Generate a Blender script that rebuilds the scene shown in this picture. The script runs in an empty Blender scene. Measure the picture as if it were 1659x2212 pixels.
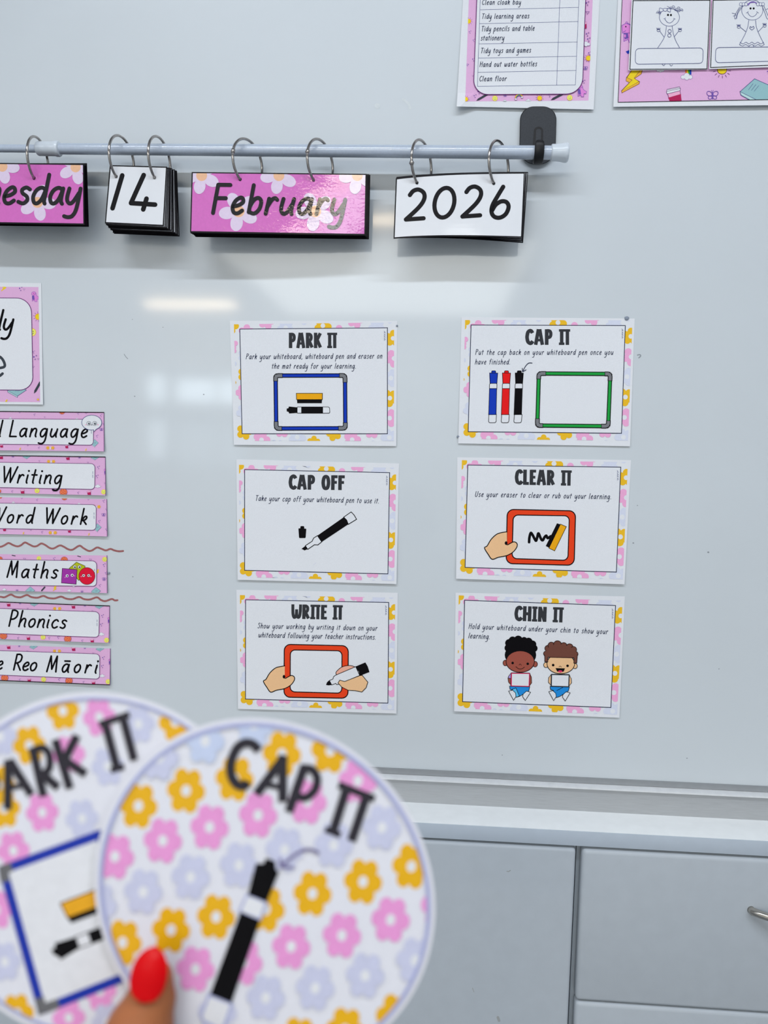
import bpy, bmesh, math, random
from mathutils import Vector, Matrix
from math import sin, cos, tan, pi, radians, sqrt, hypot

random.seed(7)
sc = bpy.context.scene
col = sc.collection

# ------------------------------------------------------------------ camera
F, CX, CY = 1660.0, 829.5, 1106.0                       # focal length and centre in photo pixels
CAM = Vector((0.0, -1.0, 1.40))
ROT = (Matrix.Rotation(radians(3.74), 3, 'Z') @ Matrix.Rotation(radians(-5.36), 3, 'X')
       @ Matrix(((1, 0, 0), (0, 0, -1), (0, 1, 0))) @ Matrix.Rotation(radians(1.2), 3, 'Z'))
cam_data = bpy.data.cameras.new('camera')
cam_data.sensor_fit = 'VERTICAL'
cam_data.lens = 6.8
cam_data.sensor_height = 2212 / F * 6.8
cam_data.sensor_width = 1659 / F * 6.8
cam_data.clip_start = 0.01
cam_data.dof.use_dof = True
cam_data.dof.focus_distance = 0.985
cam_data.dof.aperture_fstop = 1.75
cam = bpy.data.objects.new('camera', cam_data)
cam.matrix_world = Matrix.Translation(CAM) @ ROT.to_4x4()
col.objects.link(cam)
sc.camera = cam

# ------------------------------------------------------------------ light, world, exposure
CEIL = 2.80
world = bpy.data.worlds.new('world')
sc.world = world
world.use_nodes = True
world.node_tree.nodes['Background'].inputs[0].default_value = (0.80, 0.88, 1.0, 1)
world.node_tree.nodes['Background'].inputs[1].default_value = 0.5
sc.view_settings.view_transform = 'Standard'
sc.view_settings.look = 'None'
sc.view_settings.gamma = 1.0
sc.view_settings.use_curve_mapping = False
sc.view_settings.exposure = -0.10


def area_light(name, loc, rot, sx, sy, power, color):
    l = bpy.data.lights.new(name, 'AREA')
    l.shape = 'RECTANGLE'
    l.size, l.size_y, l.energy, l.color = sx, sy, power, color
    o = bpy.data.objects.new(name, l)
    o.location, o.rotation_euler = loc, rot
    col.objects.link(o)
    return o


LZ = CEIL - 0.03
COOL = (0.89, 0.955, 1.04)
WARM = (1.0, 0.80, 0.56)
area_light('ceiling_tube_light', (0.05, -1.30, LZ), (0, 0, 0), 2.4, 0.07, 33, COOL)
area_light('ceiling_tube_light', (-0.85, -3.95, LZ), (0, 0, 0), 1.25, 0.10, 22, WARM)
area_light('ceiling_tube_light', (-2.60, -7.05, LZ), (0, 0, 0), 0.95, 0.16, 36, WARM)
area_light('ceiling_panel_light', (-0.50, -6.00, LZ), (0, 0, 0), 2.3, 3.2, 135, (0.96, 0.98, 0.95))
area_light('ceiling_panel_light', (3.0, -2.6, LZ), (0, 0, 0), 0.6, 1.2, 26, COOL)
area_light('ceiling_panel_light', (-3.0, -2.6, LZ), (0, 0, 0), 0.6, 1.2, 22, COOL)
# daylight through the panes of the window in the far wall
for (x, z, sx, sz, p) in ((-3.31, 1.95, 0.20, 0.32, 2.0), (-2.83, 1.93, 0.46, 0.26, 4.2), (-2.42, 1.93, 0.26, 0.28, 2.6),
                          (-3.31, 1.36, 0.20, 0.44, 1.6), (-2.83, 1.30, 0.46, 0.50, 1.3), (-2.42, 1.30, 0.26, 0.50, 0.7)):
    area_light('window_daylight', (x, -7.98, z), (radians(90), 0, 0), sx, sz, p, (0.80, 0.92, 1.0))

# ------------------------------------------------------------------ pixel -> place


def ray(x, y):
    return ROT @ Vector(((x - CX) / F, -(y - CY) / F, -1.0))


def at(x, y, Y):                                         # the point seen at pixel x, y at depth Y
    d = ray(x, y)
    return CAM + d * ((Y - CAM.y) / d.y)


def at_z(x, y, Z):                                       # ... at height Z
    d = ray(x, y)
    return CAM + d * ((Z - CAM.z) / d.z)


class Plane:
    def __init__(self, p, n):
        self.p, self.n = p, n.normalized()

    def at(self, x, y, lift=0.0):
        d = ray(x, y)
        return CAM + d * ((self.p + self.n * lift - CAM).dot(self.n) / d.dot(self.n))


# ------------------------------------------------------------------ materials
MATS = {}


def lin(c):
    c /= 255.0
    return c / 12.92 if c <= 0.04045 else ((c + 0.055) / 1.055) ** 2.4


PAPER_SEEN = (208, 214, 229)
PAPER_ALB = (0.83, 0.84, 0.87)


def seen(rgb):                                           # an ink that looks rgb beside the paper
    return tuple(min(0.93, lin(c) / lin(p) * a) for c, p, a in zip(rgb, PAPER_SEEN, PAPER_ALB))


def mat(name, color, rough=0.6, metal=0.0, spec=0.5, coat=0.0, coat_rough=0.1, bump=0.0, scale=300.0, vary=0.03, stretch=None, warp=0.0, warp_scale=50):
    if name in MATS:
        return MATS[name]
    m = bpy.data.materials.new(name)
    m.use_nodes = True
    nt = m.node_tree
    b = nt.nodes['Principled BSDF']
    b.inputs['Roughness'].default_value = rough
    b.inputs['Metallic'].default_value = metal
    b.inputs['Specular IOR Level'].default_value = spec
    b.inputs['Coat Weight'].default_value = coat
    b.inputs['Coat Roughness'].default_value = coat_rough
    if coat >= 1.0: b.inputs['Coat IOR'].default_value = 1.68
    tc = nt.nodes.new('ShaderNodeTexCoord')
    src = tc.outputs['Object']
    if stretch:
        mp = nt.nodes.new('ShaderNodeMapping')
        mp.inputs['Scale'].default_value = stretch
        nt.links.new(src, mp.inputs['Vector'])
        src = mp.outputs['Vector']
    n = nt.nodes.new('ShaderNodeTexNoise')
    n.inputs['Scale'].default_value = scale
    n.inputs['Detail'].default_value = 3
    nt.links.new(src, n.inputs['Vector'])
    r = nt.nodes.new('ShaderNodeValToRGB')
    c0 = [max(0, c * (1 - vary)) for c in color]
    c1 = [min(1, c * (1 + vary)) for c in color]
    r.color_ramp.elements[0].color = (*c0, 1)
    r.color_ramp.elements[1].color = (*c1, 1)
    r.color_ramp.elements[0].position = 0.3
    r.color_ramp.elements[1].position = 0.7
    nt.links.new(n.outputs['Fac'], r.inputs['Fac'])
    nt.links.new(r.outputs['Color'], b.inputs['Base Color'])
    if bump:
        bp = nt.nodes.new('ShaderNodeBump')
        bp.inputs['Strength'].default_value = 1.0
        bp.inputs['Distance'].default_value = bump
        nt.links.new(n.outputs['Fac'], bp.inputs['Height'])
        nt.links.new(bp.outputs['Normal'], b.inputs['Normal'])
        nt.links.new(bp.outputs['Normal'], b.inputs['Coat Normal'])
    if warp:
        n2 = nt.nodes.new('ShaderNodeTexNoise')
        n2.inputs['Scale'].default_value = warp_scale
        n2.inputs['Detail'].default_value = 1
        nt.links.new(src, n2.inputs['Vector'])
        b2 = nt.nodes.new('ShaderNodeBump')
        b2.inputs['Distance'].default_value = warp
        nt.links.new(n2.outputs['Fac'], b2.inputs['Height'])
        if bump: nt.links.new(bp.outputs['Normal'], b2.inputs['Normal'])
        nt.links.new(b2.outputs['Normal'], b.inputs['Normal'])
        nt.links.new(b2.outputs['Normal'], b.inputs['Coat Normal'])
    MATS[name] = m
    return m


def ink(name, rgb, gloss=False, rough=0.65):
    key = name + (' gloss' if gloss else '')
    if gloss:
        return mat(key, tuple(c * (0.55 if max(rgb) < 100 else 0.9) for c in seen(rgb)), rough=0.5, spec=0.1 if max(rgb) < 100 else 0.4, coat=0.1 if max(rgb) < 100 else 0.2, coat_rough=0.16, bump=gloss if gloss is not True else 0.0, scale=260)
    dark = max(rgb) < 100
    return mat(key, tuple(c * (0.6 if dark else 1) for c in seen(rgb)), rough=rough, spec=0.08 if dark else 0.15, scale=900)


PAPER = mat('white paper', PAPER_ALB, rough=0.7, spec=0.25, scale=700, vary=0.015)
BLACK = ink('black ink', (14, 12, 18))
NAVY = ink('dark navy ink', (46, 56, 92))
GREYT = ink('charcoal title ink', (66, 69, 78))
LINEI = ink('thin outline ink', (70, 78, 130))
YEL = ink('yellow flower ink', (236, 176, 40))
PNK = ink('pink flower ink', (230, 160, 208))
LIL = ink('lilac flower ink', (196, 204, 230))
PINKB = ink("pink background ink", (207, 166, 213))
PURL = ink('purple outline ink', (98, 40, 110))
WHT = ink('white print', (208, 214, 229))
BLUE = ink('blue ink', (12, 52, 178))
RED = ink('red ink', (214, 20, 24))
GREEN = ink('green ink', (24, 150, 62))
GRY = ink('grey ink', (112, 116, 126))
ERY = ink('eraser yellow ink', (222, 158, 18))
ORG = ink('orange red ink', (216, 62, 26))
SKIN1 = ink('peach ink', (232, 180, 142))
SKIN1B = ink('pink peach ink', (226, 164, 150))
SKIN2 = ink('brown ink', (146, 76, 66))
HAIRB = ink('hair brown ink', (104, 64, 56))
JEAN = ink('denim blue ink', (28, 130, 214))
JEAN2 = ink('light denim ink', (84, 178, 232))
MAG = ink('magenta ink', (206, 52, 104))
VIO = ink('violet sleeve ink', (170, 140, 216))
TEAL = ink('teal ink', (136, 178, 192))
TEAL2 = ink('pale teal ink', (170, 204, 212))
SUNY = ink('sun yellow ink', (246, 196, 36))
LEMON = ink('lemon ink', (240, 226, 110))
COOK = ink('cookie ink', (226, 112, 78))
STAR = ink('star orange ink', (240, 168, 60))
WINE = ink('wine ink', (166, 26, 84))
CUPP = ink('cup pink ink', (240, 160, 200))
DGRY = ink('pen grey ink', (74, 82, 96))
PURP = ink('dino purple ink', (206, 128, 208))
INDG = ink('indigo ink', (104, 78, 168))
DOOD = ink('doodle line ink', (142, 106, 168))
LIME = ink('lime ink', (168, 178, 30))
MPUR = ink('square purple ink', (148, 50, 160))
CRIM = ink('crimson ink', (204, 18, 54))

# ------------------------------------------------------------------ objects


def tag(o, label=None, cat=None, group=None, kind=None):
    if label: o['label'] = label
    if cat: o['category'] = cat
    if group: o['group'] = group
    if kind: o['kind'] = kind
    return o


def empty(name, loc, label, cat, group=None):
    o = bpy.data.objects.new(name, None)
    o.location = loc
    o.empty_display_size = 0.02
    col.objects.link(o)
    return tag(o, label, cat, group)


def from_bm(name, bm, mats, parent=None, loc=None, smooth=False, label=None):
    """bm in world coordinates; becomes ONE mesh object."""
    base = Vector((0, 0, 0))
    p = parent
    while p is not None:
        base += p.location
        p = p.parent
    here = loc if (loc is not None and parent is None) else Vector((0, 0, 0))
    bm.transform(Matrix.Translation(-(base + here)))
    me = bpy.data.meshes.new(name)
    bm.to_mesh(me)
    bm.free()
    for m in (mats if isinstance(mats, (list, tuple)) else [mats]):
        me.materials.append(m)
    if smooth:
        for f in me.polygons: f.use_smooth = True
    o = bpy.data.objects.new(name, me)
    o.location = here
    col.objects.link(o)
    if parent: o.parent = parent
    if label: o['label'] = label
    return o


def box(bm, x0, x1, y0, y1, z0, z1, mi=0):
    v = [bm.verts.new(p) for p in ((x0, y0, z0), (x1, y0, z0), (x1, y1, z0), (x0, y1, z0),
                                   (x0, y0, z1), (x1, y0, z1), (x1, y1, z1), (x0, y1, z1))]
    for q in ((0, 1, 2, 3), (4, 7, 6, 5), (0, 4, 5, 1), (1, 5, 6, 2), (2, 6, 7, 3), (3, 7, 4, 0)):
        f = bm.faces.new([v[i] for i in q])
        f.material_index = mi
    return v


def tube(bm, pts, radii, seg=20, caps=True, squash=None, mi=0):
    """swept round tube through world points"""
    n = len(pts)
    rings = []
    up = Vector((0.13, 0.27, 0.95))
    for i, p in enumerate(pts):
        t = (pts[min(i + 1, n - 1)] - pts[max(i - 1, 0)]).normalized()
        a = t.cross(up)
        if a.length < 1e-4: a = t.cross(Vector((1, 0, 0)))
        a.normalize()
        b = a.cross(t).normalized()
        up = b
        r = radii[i] if isinstance(radii, (list, tuple)) else radii
        rings.append([bm.verts.new(p + a * (r * cos(2 * pi * k / seg)) + b * (r * sin(2 * pi * k / seg))) for k in range(seg)])
    for i in range(n - 1):
        for k in range(seg):
            f = bm.faces.new((rings[i][k], rings[i][(k + 1) % seg], rings[i + 1][(k + 1) % seg], rings[i + 1][k]))
            f.smooth = True
            f.material_index = mi
    if caps:
        bm.faces.new(rings[0][::-1]).material_index = mi
        bm.faces.new(rings[-1]).material_index = mi


# ------------------------------------------------------------------ 2D drawing kit (printed artwork)


def catmull(pts, n=6, closed=False):
    out = []
    m = len(pts)
    if m < 3: return list(pts)
    for i in range(m if closed else m - 1):
        p0 = pts[(i - 1) % m] if (closed or i > 0) else pts[0]
        p1, p2 = pts[i % m], pts[(i + 1) % m]
        p3 = pts[(i + 2) % m] if (closed or i + 2 < m) else pts[m - 1]
        for k in range(n):
            t = k / n
            out.append(tuple(0.5 * (2 * p1[j] + (p2[j] - p0[j]) * t + (2 * p0[j] - 5 * p1[j] + 4 * p2[j] - p3[j]) * t * t
                                    + (3 * p1[j] - p0[j] - 3 * p2[j] + p3[j]) * t ** 3) for j in (0, 1)))
    if not closed: out.append(pts[-1])
    return out


def clip_poly(pts, clip):
    """clip by a convex polygon"""
    area = sum(clip[i][0] * clip[(i + 1) % len(clip)][1] - clip[(i + 1) % len(clip)][0] * clip[i][1] for i in range(len(clip)))
    s = 1 if area > 0 else -1
    for i in range(len(clip)):
        a, b = clip[i], clip[(i + 1) % len(clip)]
        d = [s * ((b[0] - a[0]) * (p[1] - a[1]) - (b[1] - a[1]) * (p[0] - a[0])) for p in pts]
        out = []
        for k in range(len(pts)):
            p, q, dp, dq = pts[k], pts[(k + 1) % len(pts)], d[k], d[(k + 1) % len(pts)]
            if dp >= 0: out.append(p)
            if (dp >= 0) != (dq >= 0):
                t = dp / (dp - dq)
                out.append((p[0] + (q[0] - p[0]) * t, p[1] + (q[1] - p[1]) * t))
        pts = out
        if len(pts) < 3: return []
    return pts


def lerp2(a, b, t):
    return (a[0] + (b[0] - a[0]) * t, a[1] + (b[1] - a[1]) * t)


def bil(q, u, v):
    return lerp2(lerp2(q[0], q[1], u), lerp2(q[3], q[2], u), v)


def rquad(q, r, n=6):
    """rounded quadrilateral TL TR BR BL, r a number or four"""
    rs = r if isinstance(r, (list, tuple)) else [r] * 4
    out = []
    for i in range(4):
        p, a, b = q[i], q[(i - 1) % 4], q[(i + 1) % 4]
        if rs[i] <= 0:
            out.append(p)
            continue
        la, lb = hypot(a[0] - p[0], a[1] - p[1]), hypot(b[0] - p[0], b[1] - p[1])
        ua = ((a[0] - p[0]) / la, (a[1] - p[1]) / la)
        ub = ((b[0] - p[0]) / lb, (b[1] - p[1]) / lb)
        c = (p[0] + (ua[0] + ub[0]) * rs[i], p[1] + (ua[1] + ub[1]) * rs[i])
        for k in range(n + 1):
            t = pi / 2 * k / n
            out.append((c[0] - ub[0] * rs[i] * cos(t) - ua[0] * rs[i] * sin(t), c[1] - ub[1] * rs[i] * cos(t) - ua[1] * rs[i] * sin(t)))
    return out


class Grid:
    """a gently curled sheet as flat triangles, so that every printed layer follows the paper exactly"""

    def __init__(self, x0, x1, y0, y1, nx, ny, fn):
        self.x0, self.y0, self.nx, self.ny = x0, y0, nx, ny
        self.dx, self.dy = (x1 - x0) / nx, (y1 - y0) / ny
        self.c = {(i, j): fn(i / nx, j / ny) for i in range(nx + 1) for j in range(ny + 1)}

    def __call__(self, x, y):
        a = min(self.nx - 1e-6, max(0.0, (x - self.x0) / self.dx))
        b = min(self.ny - 1e-6, max(0.0, (y - self.y0) / self.dy))
        i, j = int(a), int(b)
        u, v = a - i, b - j
        c = self.c
        if u + v <= 1:
            return c[i, j] + u * (c[i + 1, j] - c[i, j]) + v * (c[i, j + 1] - c[i, j])
        return c[i + 1, j + 1] + (1 - u) * (c[i, j + 1] - c[i + 1, j + 1]) + (1 - v) * (c[i + 1, j] - c[i + 1, j + 1])

    def cuts(self):
        for i in range(1, self.nx): yield (self.x0 + i * self.dx, 0, 0), (1, 0, 0)
        for j in range(1, self.ny): yield (0, self.y0 + j * self.dy, 0), (0, 1, 0)
        for k in range(1, self.nx + self.ny): yield (self.x0 + k * self.dx, self.y0, 0), (1 / self.dx, 1 / self.dy, 0)


class Ink:
    """flat artwork in the pixels of an enlarged view: origin o, enlargement s"""

    def __init__(self, o=(0, 0), s=1.0, base=0.00008, step=0.000004, clip=None):
        self.o, self.s = o, s
        self.bm = bmesh.new()
        self.z, self.step = base, step
        self.mats = []
        self.clip = clip

    def P(self, p):
        return (self.o[0] + p[0] / self.s, self.o[1] + p[1] / self.s)

    def mi(self, m):
        if m not in self.mats: self.mats.append(m)
        return self.mats.index(m)

    def face(self, pts, m):
        pts = [self.P(p) for p in pts]
        if self.clip: pts = clip_poly(pts, [self.P(c) for c in self.clip])
        cl = []
        for p in pts:
            if not cl or hypot(p[0] - cl[-1][0], p[1] - cl[-1][1]) > 1e-4: cl.append(p)
        if len(cl) > 2 and hypot(cl[0][0] - cl[-1][0], cl[0][1] - cl[-1][1]) < 1e-4: cl.pop()
        if len(cl) < 3: return
        f = self.bm.faces.new([self.bm.verts.new((p[0], p[1], self.z)) for p in cl])
        f.material_index = self.mi(m)

    def poly(self, pts, m, line=None, w=0, smooth=0):
        if smooth: pts = catmull(pts, smooth, True)
        self.z += self.step
        self.face(pts, m)
        if line: self.line(pts, w, line, closed=True)

    def ell(self, x, y, rx, ry, m, line=None, w=0, rot=0.0, n=28):
        pts = []
        for k in range(n):
            a = 2 * pi * k / n
            u, v = rx * cos(a), ry * sin(a)
            pts.append((x + u * cos(rot) - v * sin(rot), y + u * sin(rot) + v * cos(rot)))
        if m:
            self.poly(pts, m, line, w)
        else:
            self.line(pts, w, line, closed=True)

    def line(self, pts, w, m, closed=False, smooth=0, cap='r'):
        """a pen stroke of width w"""
        if smooth: pts = catmull(pts, smooth, closed)
        q = []
        for p in pts:
            if not q or hypot(p[0] - q[-1][0], p[1] - q[-1][1]) > w * 0.02 + 1e-5: q.append(p)
        if closed and len(q) > 2 and hypot(q[0][0] - q[-1][0], q[0][1] - q[-1][1]) < w * 0.05: q.pop()
        if len(q) < 2: return
        if not closed:                                    # a sharp turn ends one stroke and starts the next
            for i in range(1, len(q) - 1):
                a, b = (q[i][0] - q[i - 1][0], q[i][1] - q[i - 1][1]), (q[i + 1][0] - q[i][0], q[i + 1][1] - q[i][1])
                if a[0] * b[0] + a[1] * b[1] < 0.45 * hypot(*a) * hypot(*b) and (cap == 'r' or hypot(*a) > w):
                    if cap == 'b' and len(q) <= 5 and a[0] * b[0] + a[1] * b[1] > -0.3 * hypot(*a) * hypot(*b): continue
                    self.line(q[:i + 1], w, m, cap=cap)
                    self.line(q[i:], w, m, cap=cap)
                    return
        self.z += self.step
        h = w / 2
        n = len(q)
        L, R = [], []
        for i in range(n):
            if closed:
                a, b = q[(i - 1) % n], q[(i + 1) % n]
            else:
                a, b = q[max(i - 1, 0)], q[min(i + 1, n - 1)]
            d1 = (q[i][0] - a[0], q[i][1] - a[1])
            d2 = (b[0] - q[i][0], b[1] - q[i][1])
            l1, l2 = hypot(*d1), hypot(*d2)
            if l1 < 1e-9: d1, l1 = d2, l2
            if l2 < 1e-9: d2, l2 = d1, l1
            t = (d1[0] / l1 + d2[0] / l2, d1[1] / l1 + d2[1] / l2)
            lt = hypot(*t)
            if lt < 1e-6: t, lt = (d1[0] / l1, d1[1] / l1), 1
            t = (t[0] / lt, t[1] / lt)
            c = max(0.55, t[0] * d1[0] / l1 + t[1] * d1[1] / l1)
            nx, ny = -t[1] * h / c, t[0] * h / c
            L.append((q[i][0] + nx, q[i][1] + ny))
            R.append((q[i][0] - nx, q[i][1] - ny))
        old = self.clip
        for i in range(n if closed else n - 1):
            j = (i + 1) % n
            self.face([L[i], L[j], R[j], R[i]], m)
        if not closed and cap == 'r':
            for (c, l, e) in ((q[0], L[0], -1), (q[-1], L[-1], 1)):
                a0 = math.atan2(l[1] - c[1], l[0] - c[0])
                self.face([(c[0] + h * cos(a0 - e * pi * k / 8), c[1] + h * sin(a0 - e * pi * k / 8)) for k in range(9)], m)
        self.clip = old

    # ---- little motifs
    def flower(self, x, y, R, m, petals=6, rot=0.0, sy=1.0, tilt=0.0, hole=None, hr=0.27, depth=0.17):
        pts = []
        for k in range(petals * 8):
            a = 2 * pi * k / (petals * 8)
            ph = abs((a + pi / petals) % (2 * pi / petals) - pi / petals)
            d_, p_ = (.63, .37) if petals > 5 else (.60, .40)
            r = R * max(.62, d_ * cos(ph) + sqrt(max(0, p_ * p_ - (d_ * sin(ph)) ** 2)))
            u, v = r * cos(a + rot), r * sin(a + rot) * sy
            pts.append((x + u * cos(tilt) - v * sin(tilt), y + u * sin(tilt) + v * cos(tilt)))
        self.poly(pts, m)
        if hole: self.ell(x, y, R * hr, R * hr * sy, hole, rot=tilt)

    def daisy(self, x, y, R, m, c, rot=0.0, cy=0.0):
        for k in range(5):
            a = rot + 2 * pi * k / 5
            self.ell(x + R * 0.62 * cos(a), y + R * 0.62 * sin(a), R * 0.44, R * 0.33, m, rot=a)
        self.ell(x, y, R * 0.34, R * 0.36, m)
        self.ell(x, y + cy, R * 0.31, R * 0.31, c)

    def sun(self, x, y, r, m=None):
        for k in range(10):
            a = 2 * pi * k / 10 + 0.2
            self.line([(x + r * 1.25 * cos(a), y + r * 1.25 * sin(a)), (x + r * 1.65 * cos(a), y + r * 1.65 * sin(a))], r * 0.12, PURL)
        self.ell(x, y, r, r, m or SUNY, COOK, r * 0.14)

    def smiley(self, x, y, r):
        self.ell(x, y, r, r, LEMON, STAR, r * 0.12)
        self.ell(x - r * .3, y - r * .25, r * .1, r * .16, DGRY, n=8)
        self.ell(x + r * .3, y - r * .25, r * .1, r * .16, DGRY, n=8)
        self.line([(x - r * .45, y + r * .2), (x, y + r * .5), (x + r * .45, y + r * .2)], r * .1, DGRY, smooth=4)

    def pen(self, x0, y0, x1, y1, w):
        e = lerp2((x0, y0), (x1, y1), 0.22)
        self.line([e, (x1, y1)], w, DGRY)
        d = hypot(x1 - x0, y1 - y0)
        nx, ny = -(y1 - y0) / d * w / 2, (x1 - x0) / d * w / 2
        self.poly([(x0, y0), (e[0] + nx, e[1] + ny), (e[0] - nx, e[1] - ny)], DGRY)

    def cookie(self, x, y, r):
        self.ell(x, y, r, r * .92, COOK, PURL, r * .08)
        for (a, b) in ((-.5, -.3), (0, -.55), (.45, -.2), (-.1, 0), (.2, .4), (-.45, .35), (.55, .3), (-.15, .65)):
            self.ell(x + a * r, y + b * r, r * .12, r * .1, HAIRB, n=8)

    def book(self, x, y, w, h):
        self.poly([(x - w, y + h * .1), (x, y - h), (x + w, y), (x + .05 * w, y + h)], TEAL, LINEI, w * .04)
        self.poly([(x - w, y + h * .1), (x + .05 * w, y + h), (x + .05 * w, y + h * 1.25), (x - w * .98, y + h * .35)], TEAL2, LINEI, w * .04)
        for k in (0, 1, 2):
            self.line([(x - w * .15 + k * w * .16, y + h * .2), (x + w * .05 + k * w * .16, y - h * .2)], w * .03, LINEI)

    def cup(self, x, y, w, h):
        self.poly([(x - w, y - h * .5), (x + w, y - h * .75), (x + w * .9, y + h * .1), (x - w * .8, y + h * .25)], CUPP, PURL, w * .06)
        self.poly([(x - w * .85, y + h * .05), (x + w * .95, y - h * .15), (x + w, y + h), (x - w * .55, y + h)], WINE, PURL, w * .06)

    def tri(self, x, y, r, m=None):
        self.line([(x - r, y - r * .6), (x + r, y - r * .4), (x, y + r)], r * .25, m or DOOD, closed=True)

    def dots(self, x, y, r):
        for (a, b, m) in ((0, 0, INDG), (3, -1.5, DOOD), (1.5, 3, DOOD)):
            self.ell(x + a * r, y + b * r, r, r, m, n=8)

    def butterfly(self, x, y, r, w=None):
        w = w or r * .12
        for s in (-1, 1):
            self.ell(x + s * r * .5, y - r * .25, r * .45, r * .35, None, INDG, w, rot=-s * .6, n=14)
            self.ell(x + s * r * .38, y + r * .35, r * .32, r * .28, None, INDG, w, rot=s * .5, n=12)
            self.line([(x, y - r * .3), (x + s * r * .15, y - r * .8)], w * .7, INDG)
        self.line([(x, y - r * .45), (x, y + r * .6)], w * 1.6, INDG)

    def bolt(self, x, y, s):
        pts = [(.1, -1), (.6, -1), (.5, -.55), (.05, -.25), (.6, .05), (.5, .2), (-.7, 1), (-.7, .85), (-.1, .05), (-.45, 0), (-.4, -.3)]
        self.poly([(x + a * s, y + b * s) for a, b in pts], SUNY, STAR, s * .05)

    def stars(self, x, y, r):
        for dx in (-1.15, 1.15):
            self.poly([(x + dx * r + r * (1 if k % 2 == 0 else .6) * cos(pi * k / 6), y + r * (1 if k % 2 == 0 else .6) * sin(pi * k / 6)) for k in range(12)], STAR)
        self.ell(x, y + r * .2, r * .35, r * .5, WHT, n=10)

    def cloud(self, x, y, r):
        for (a, b, c) in ((-.8, .1, .5), (0, -.2, .65), (.75, .1, .5), (0, .3, .5)):
            self.ell(x + a * r, y + b * r, c * r, c * r * .9, WHT, DOOD, r * .07, n=14)
        for (a, b, c) in ((-.7, .1, .45), (0, 0, .6), (.65, .1, .45)):
            self.ell(x + a * r, y + b * r, c * r, c * r * .8, WHT, n=14)

    def critter(self, x, y, r):
        self.ell(x - .1 * r, y - .55 * r, .42 * r, .38 * r, PURP, INDG, r * .05, n=16)
        self.poly([(x - .4 * r, y - .1 * r), (x + .2 * r, y - .6 * r), (x + .5 * r, y - .1 * r), (x + .9 * r, y + .1 * r), (x + .8 * r, y + .45 * r),
                   (x + .5 * r, y + .4 * r), (x + .45 * r, y + .9 * r), (x + .1 * r, y + .9 * r), (x, y + .6 * r), (x - .4 * r, y + .8 * r)], PURP, INDG, r * .05)
        self.poly([(x - .45 * r, y - .15 * r), (x - .05 * r, y - .25 * r), (x + .05 * r, y + .5 * r), (x - .3 * r, y + .6 * r)], INDG)
        self.ell(x - .15 * r, y - .6 * r, .05 * r, .07 * r, BLACK, n=8)

    # ---- lettering
    def hand(self, s, A, B, xh, w, m, slant=0.20, asc=1.0, wf=1.0):
        k = xh / 5.0
        Lg = hypot(B[0] - A[0], B[1] - A[1])
        e = ((B[0] - A[0]) / Lg, (B[1] - A[1]) / Lg)
        up = (e[1], -e[0])
        kx = k * wf
        tot = sum(HAND[c][0] if c != ' ' else 2.6 for c in s) * kx
        ng = len(s) - 1
        G = (Lg - tot) / max(1, ng)
        if G < 0.7 * kx:
            kx = Lg / (tot / kx + ng * 0.7)
            G = 0.7 * kx
        cur = 0.0
        for c in s:
            if c == ' ':
                cur += 2.6 * kx + G
                continue
            wd, strokes = HAND[c]
            for st in strokes:
                pts = []
                for (gx, gy) in st[1]:
                    if gy > 5: gy = 5 + (gy - 5) * asc
                    px = cur + gx * kx + slant * gy * k
                    pts.append((A[0] + e[0] * px + up[0] * gy * k, A[1] + e[1] * px + up[1] * gy * k))
                if st[0] == '.':
                    self.ell(pts[0][0], pts[0][1], w * .62, w * .62, m, n=10)
                else:
                    self.line(pts, w, m, smooth=5 if st[0] == '~' else 0)
            cur += wd * kx + G

    def title(self, s, A, B, h, m):
        """block capitals between baseline ends A and B, h high"""
        k = h / 10.0
        Lg = hypot(B[0] - A[0], B[1] - A[1])
        e = ((B[0] - A[0]) / Lg, (B[1] - A[1]) / Lg)
        up = (e[1], -e[0])
        toks = []
        for wd in s.split(' '):
            if toks: toks.append(' ')
            toks += ['IT'] if wd == 'IT' else (list(wd.replace('IT', '#')) if 'IT' in wd else list(wd))
        toks = ['IT' if t == '#' else t for t in toks]
        tot = sum(BLOCK[t][0] if t != ' ' else 3.0 for t in toks) + 0.35 * (len(toks) - 1)
        kx = Lg / tot
        cur = 0.0
        for t in toks:
            if t == ' ':
                cur += 3.35 * kx
                continue
            for (mode, wd, st) in BLOCK[t][1]:
                pts = [(A[0] + e[0] * (cur + x * kx) + up[0] * y * k, A[1] + e[1] * (cur + x * kx) + up[1] * y * k) for x, y in st]
                loop = mode == '~' and st[0] == st[-1]
                self.line(pts[:-1] if loop else pts, wd * (k + kx) / 2, m, closed=loop, smooth=6 if mode == '~' else 0, cap='b')
            cur += (BLOCK[t][0] + .35) * kx

    def build(self, name, mapper, parent, grid=None, label=None):
        bm = self.bm
        bm.normal_update()
        bmesh.ops.triangulate(bm, faces=[f for f in bm.faces if len(f.verts) > 4], ngon_method='EAR_CLIP')
        for co, no in (grid.cuts() if grid else ()):
            bmesh.ops.bisect_plane(bm, geom=bm.verts[:] + bm.edges[:] + bm.faces[:], plane_co=co, plane_no=no)
        for v in bm.verts: v.co = mapper(v.co.x, v.co.y, v.co.z)
        fwd = ROT @ Vector((0, 0, -1))
        bm.normal_update()
        flip = [f for f in bm.faces if f.normal.dot(fwd) > 0]
        bmesh.ops.reverse_faces(bm, faces=flip)
        return from_bm(name, bm, self.mats, parent, label=label)


def G(w, *strokes):
    out = []
    for s in strokes:
        pts = [tuple(float(v) for v in p.split(',')) for p in s[1:].split()]
        out.append((s[0], pts))
    return (w, out)


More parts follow.
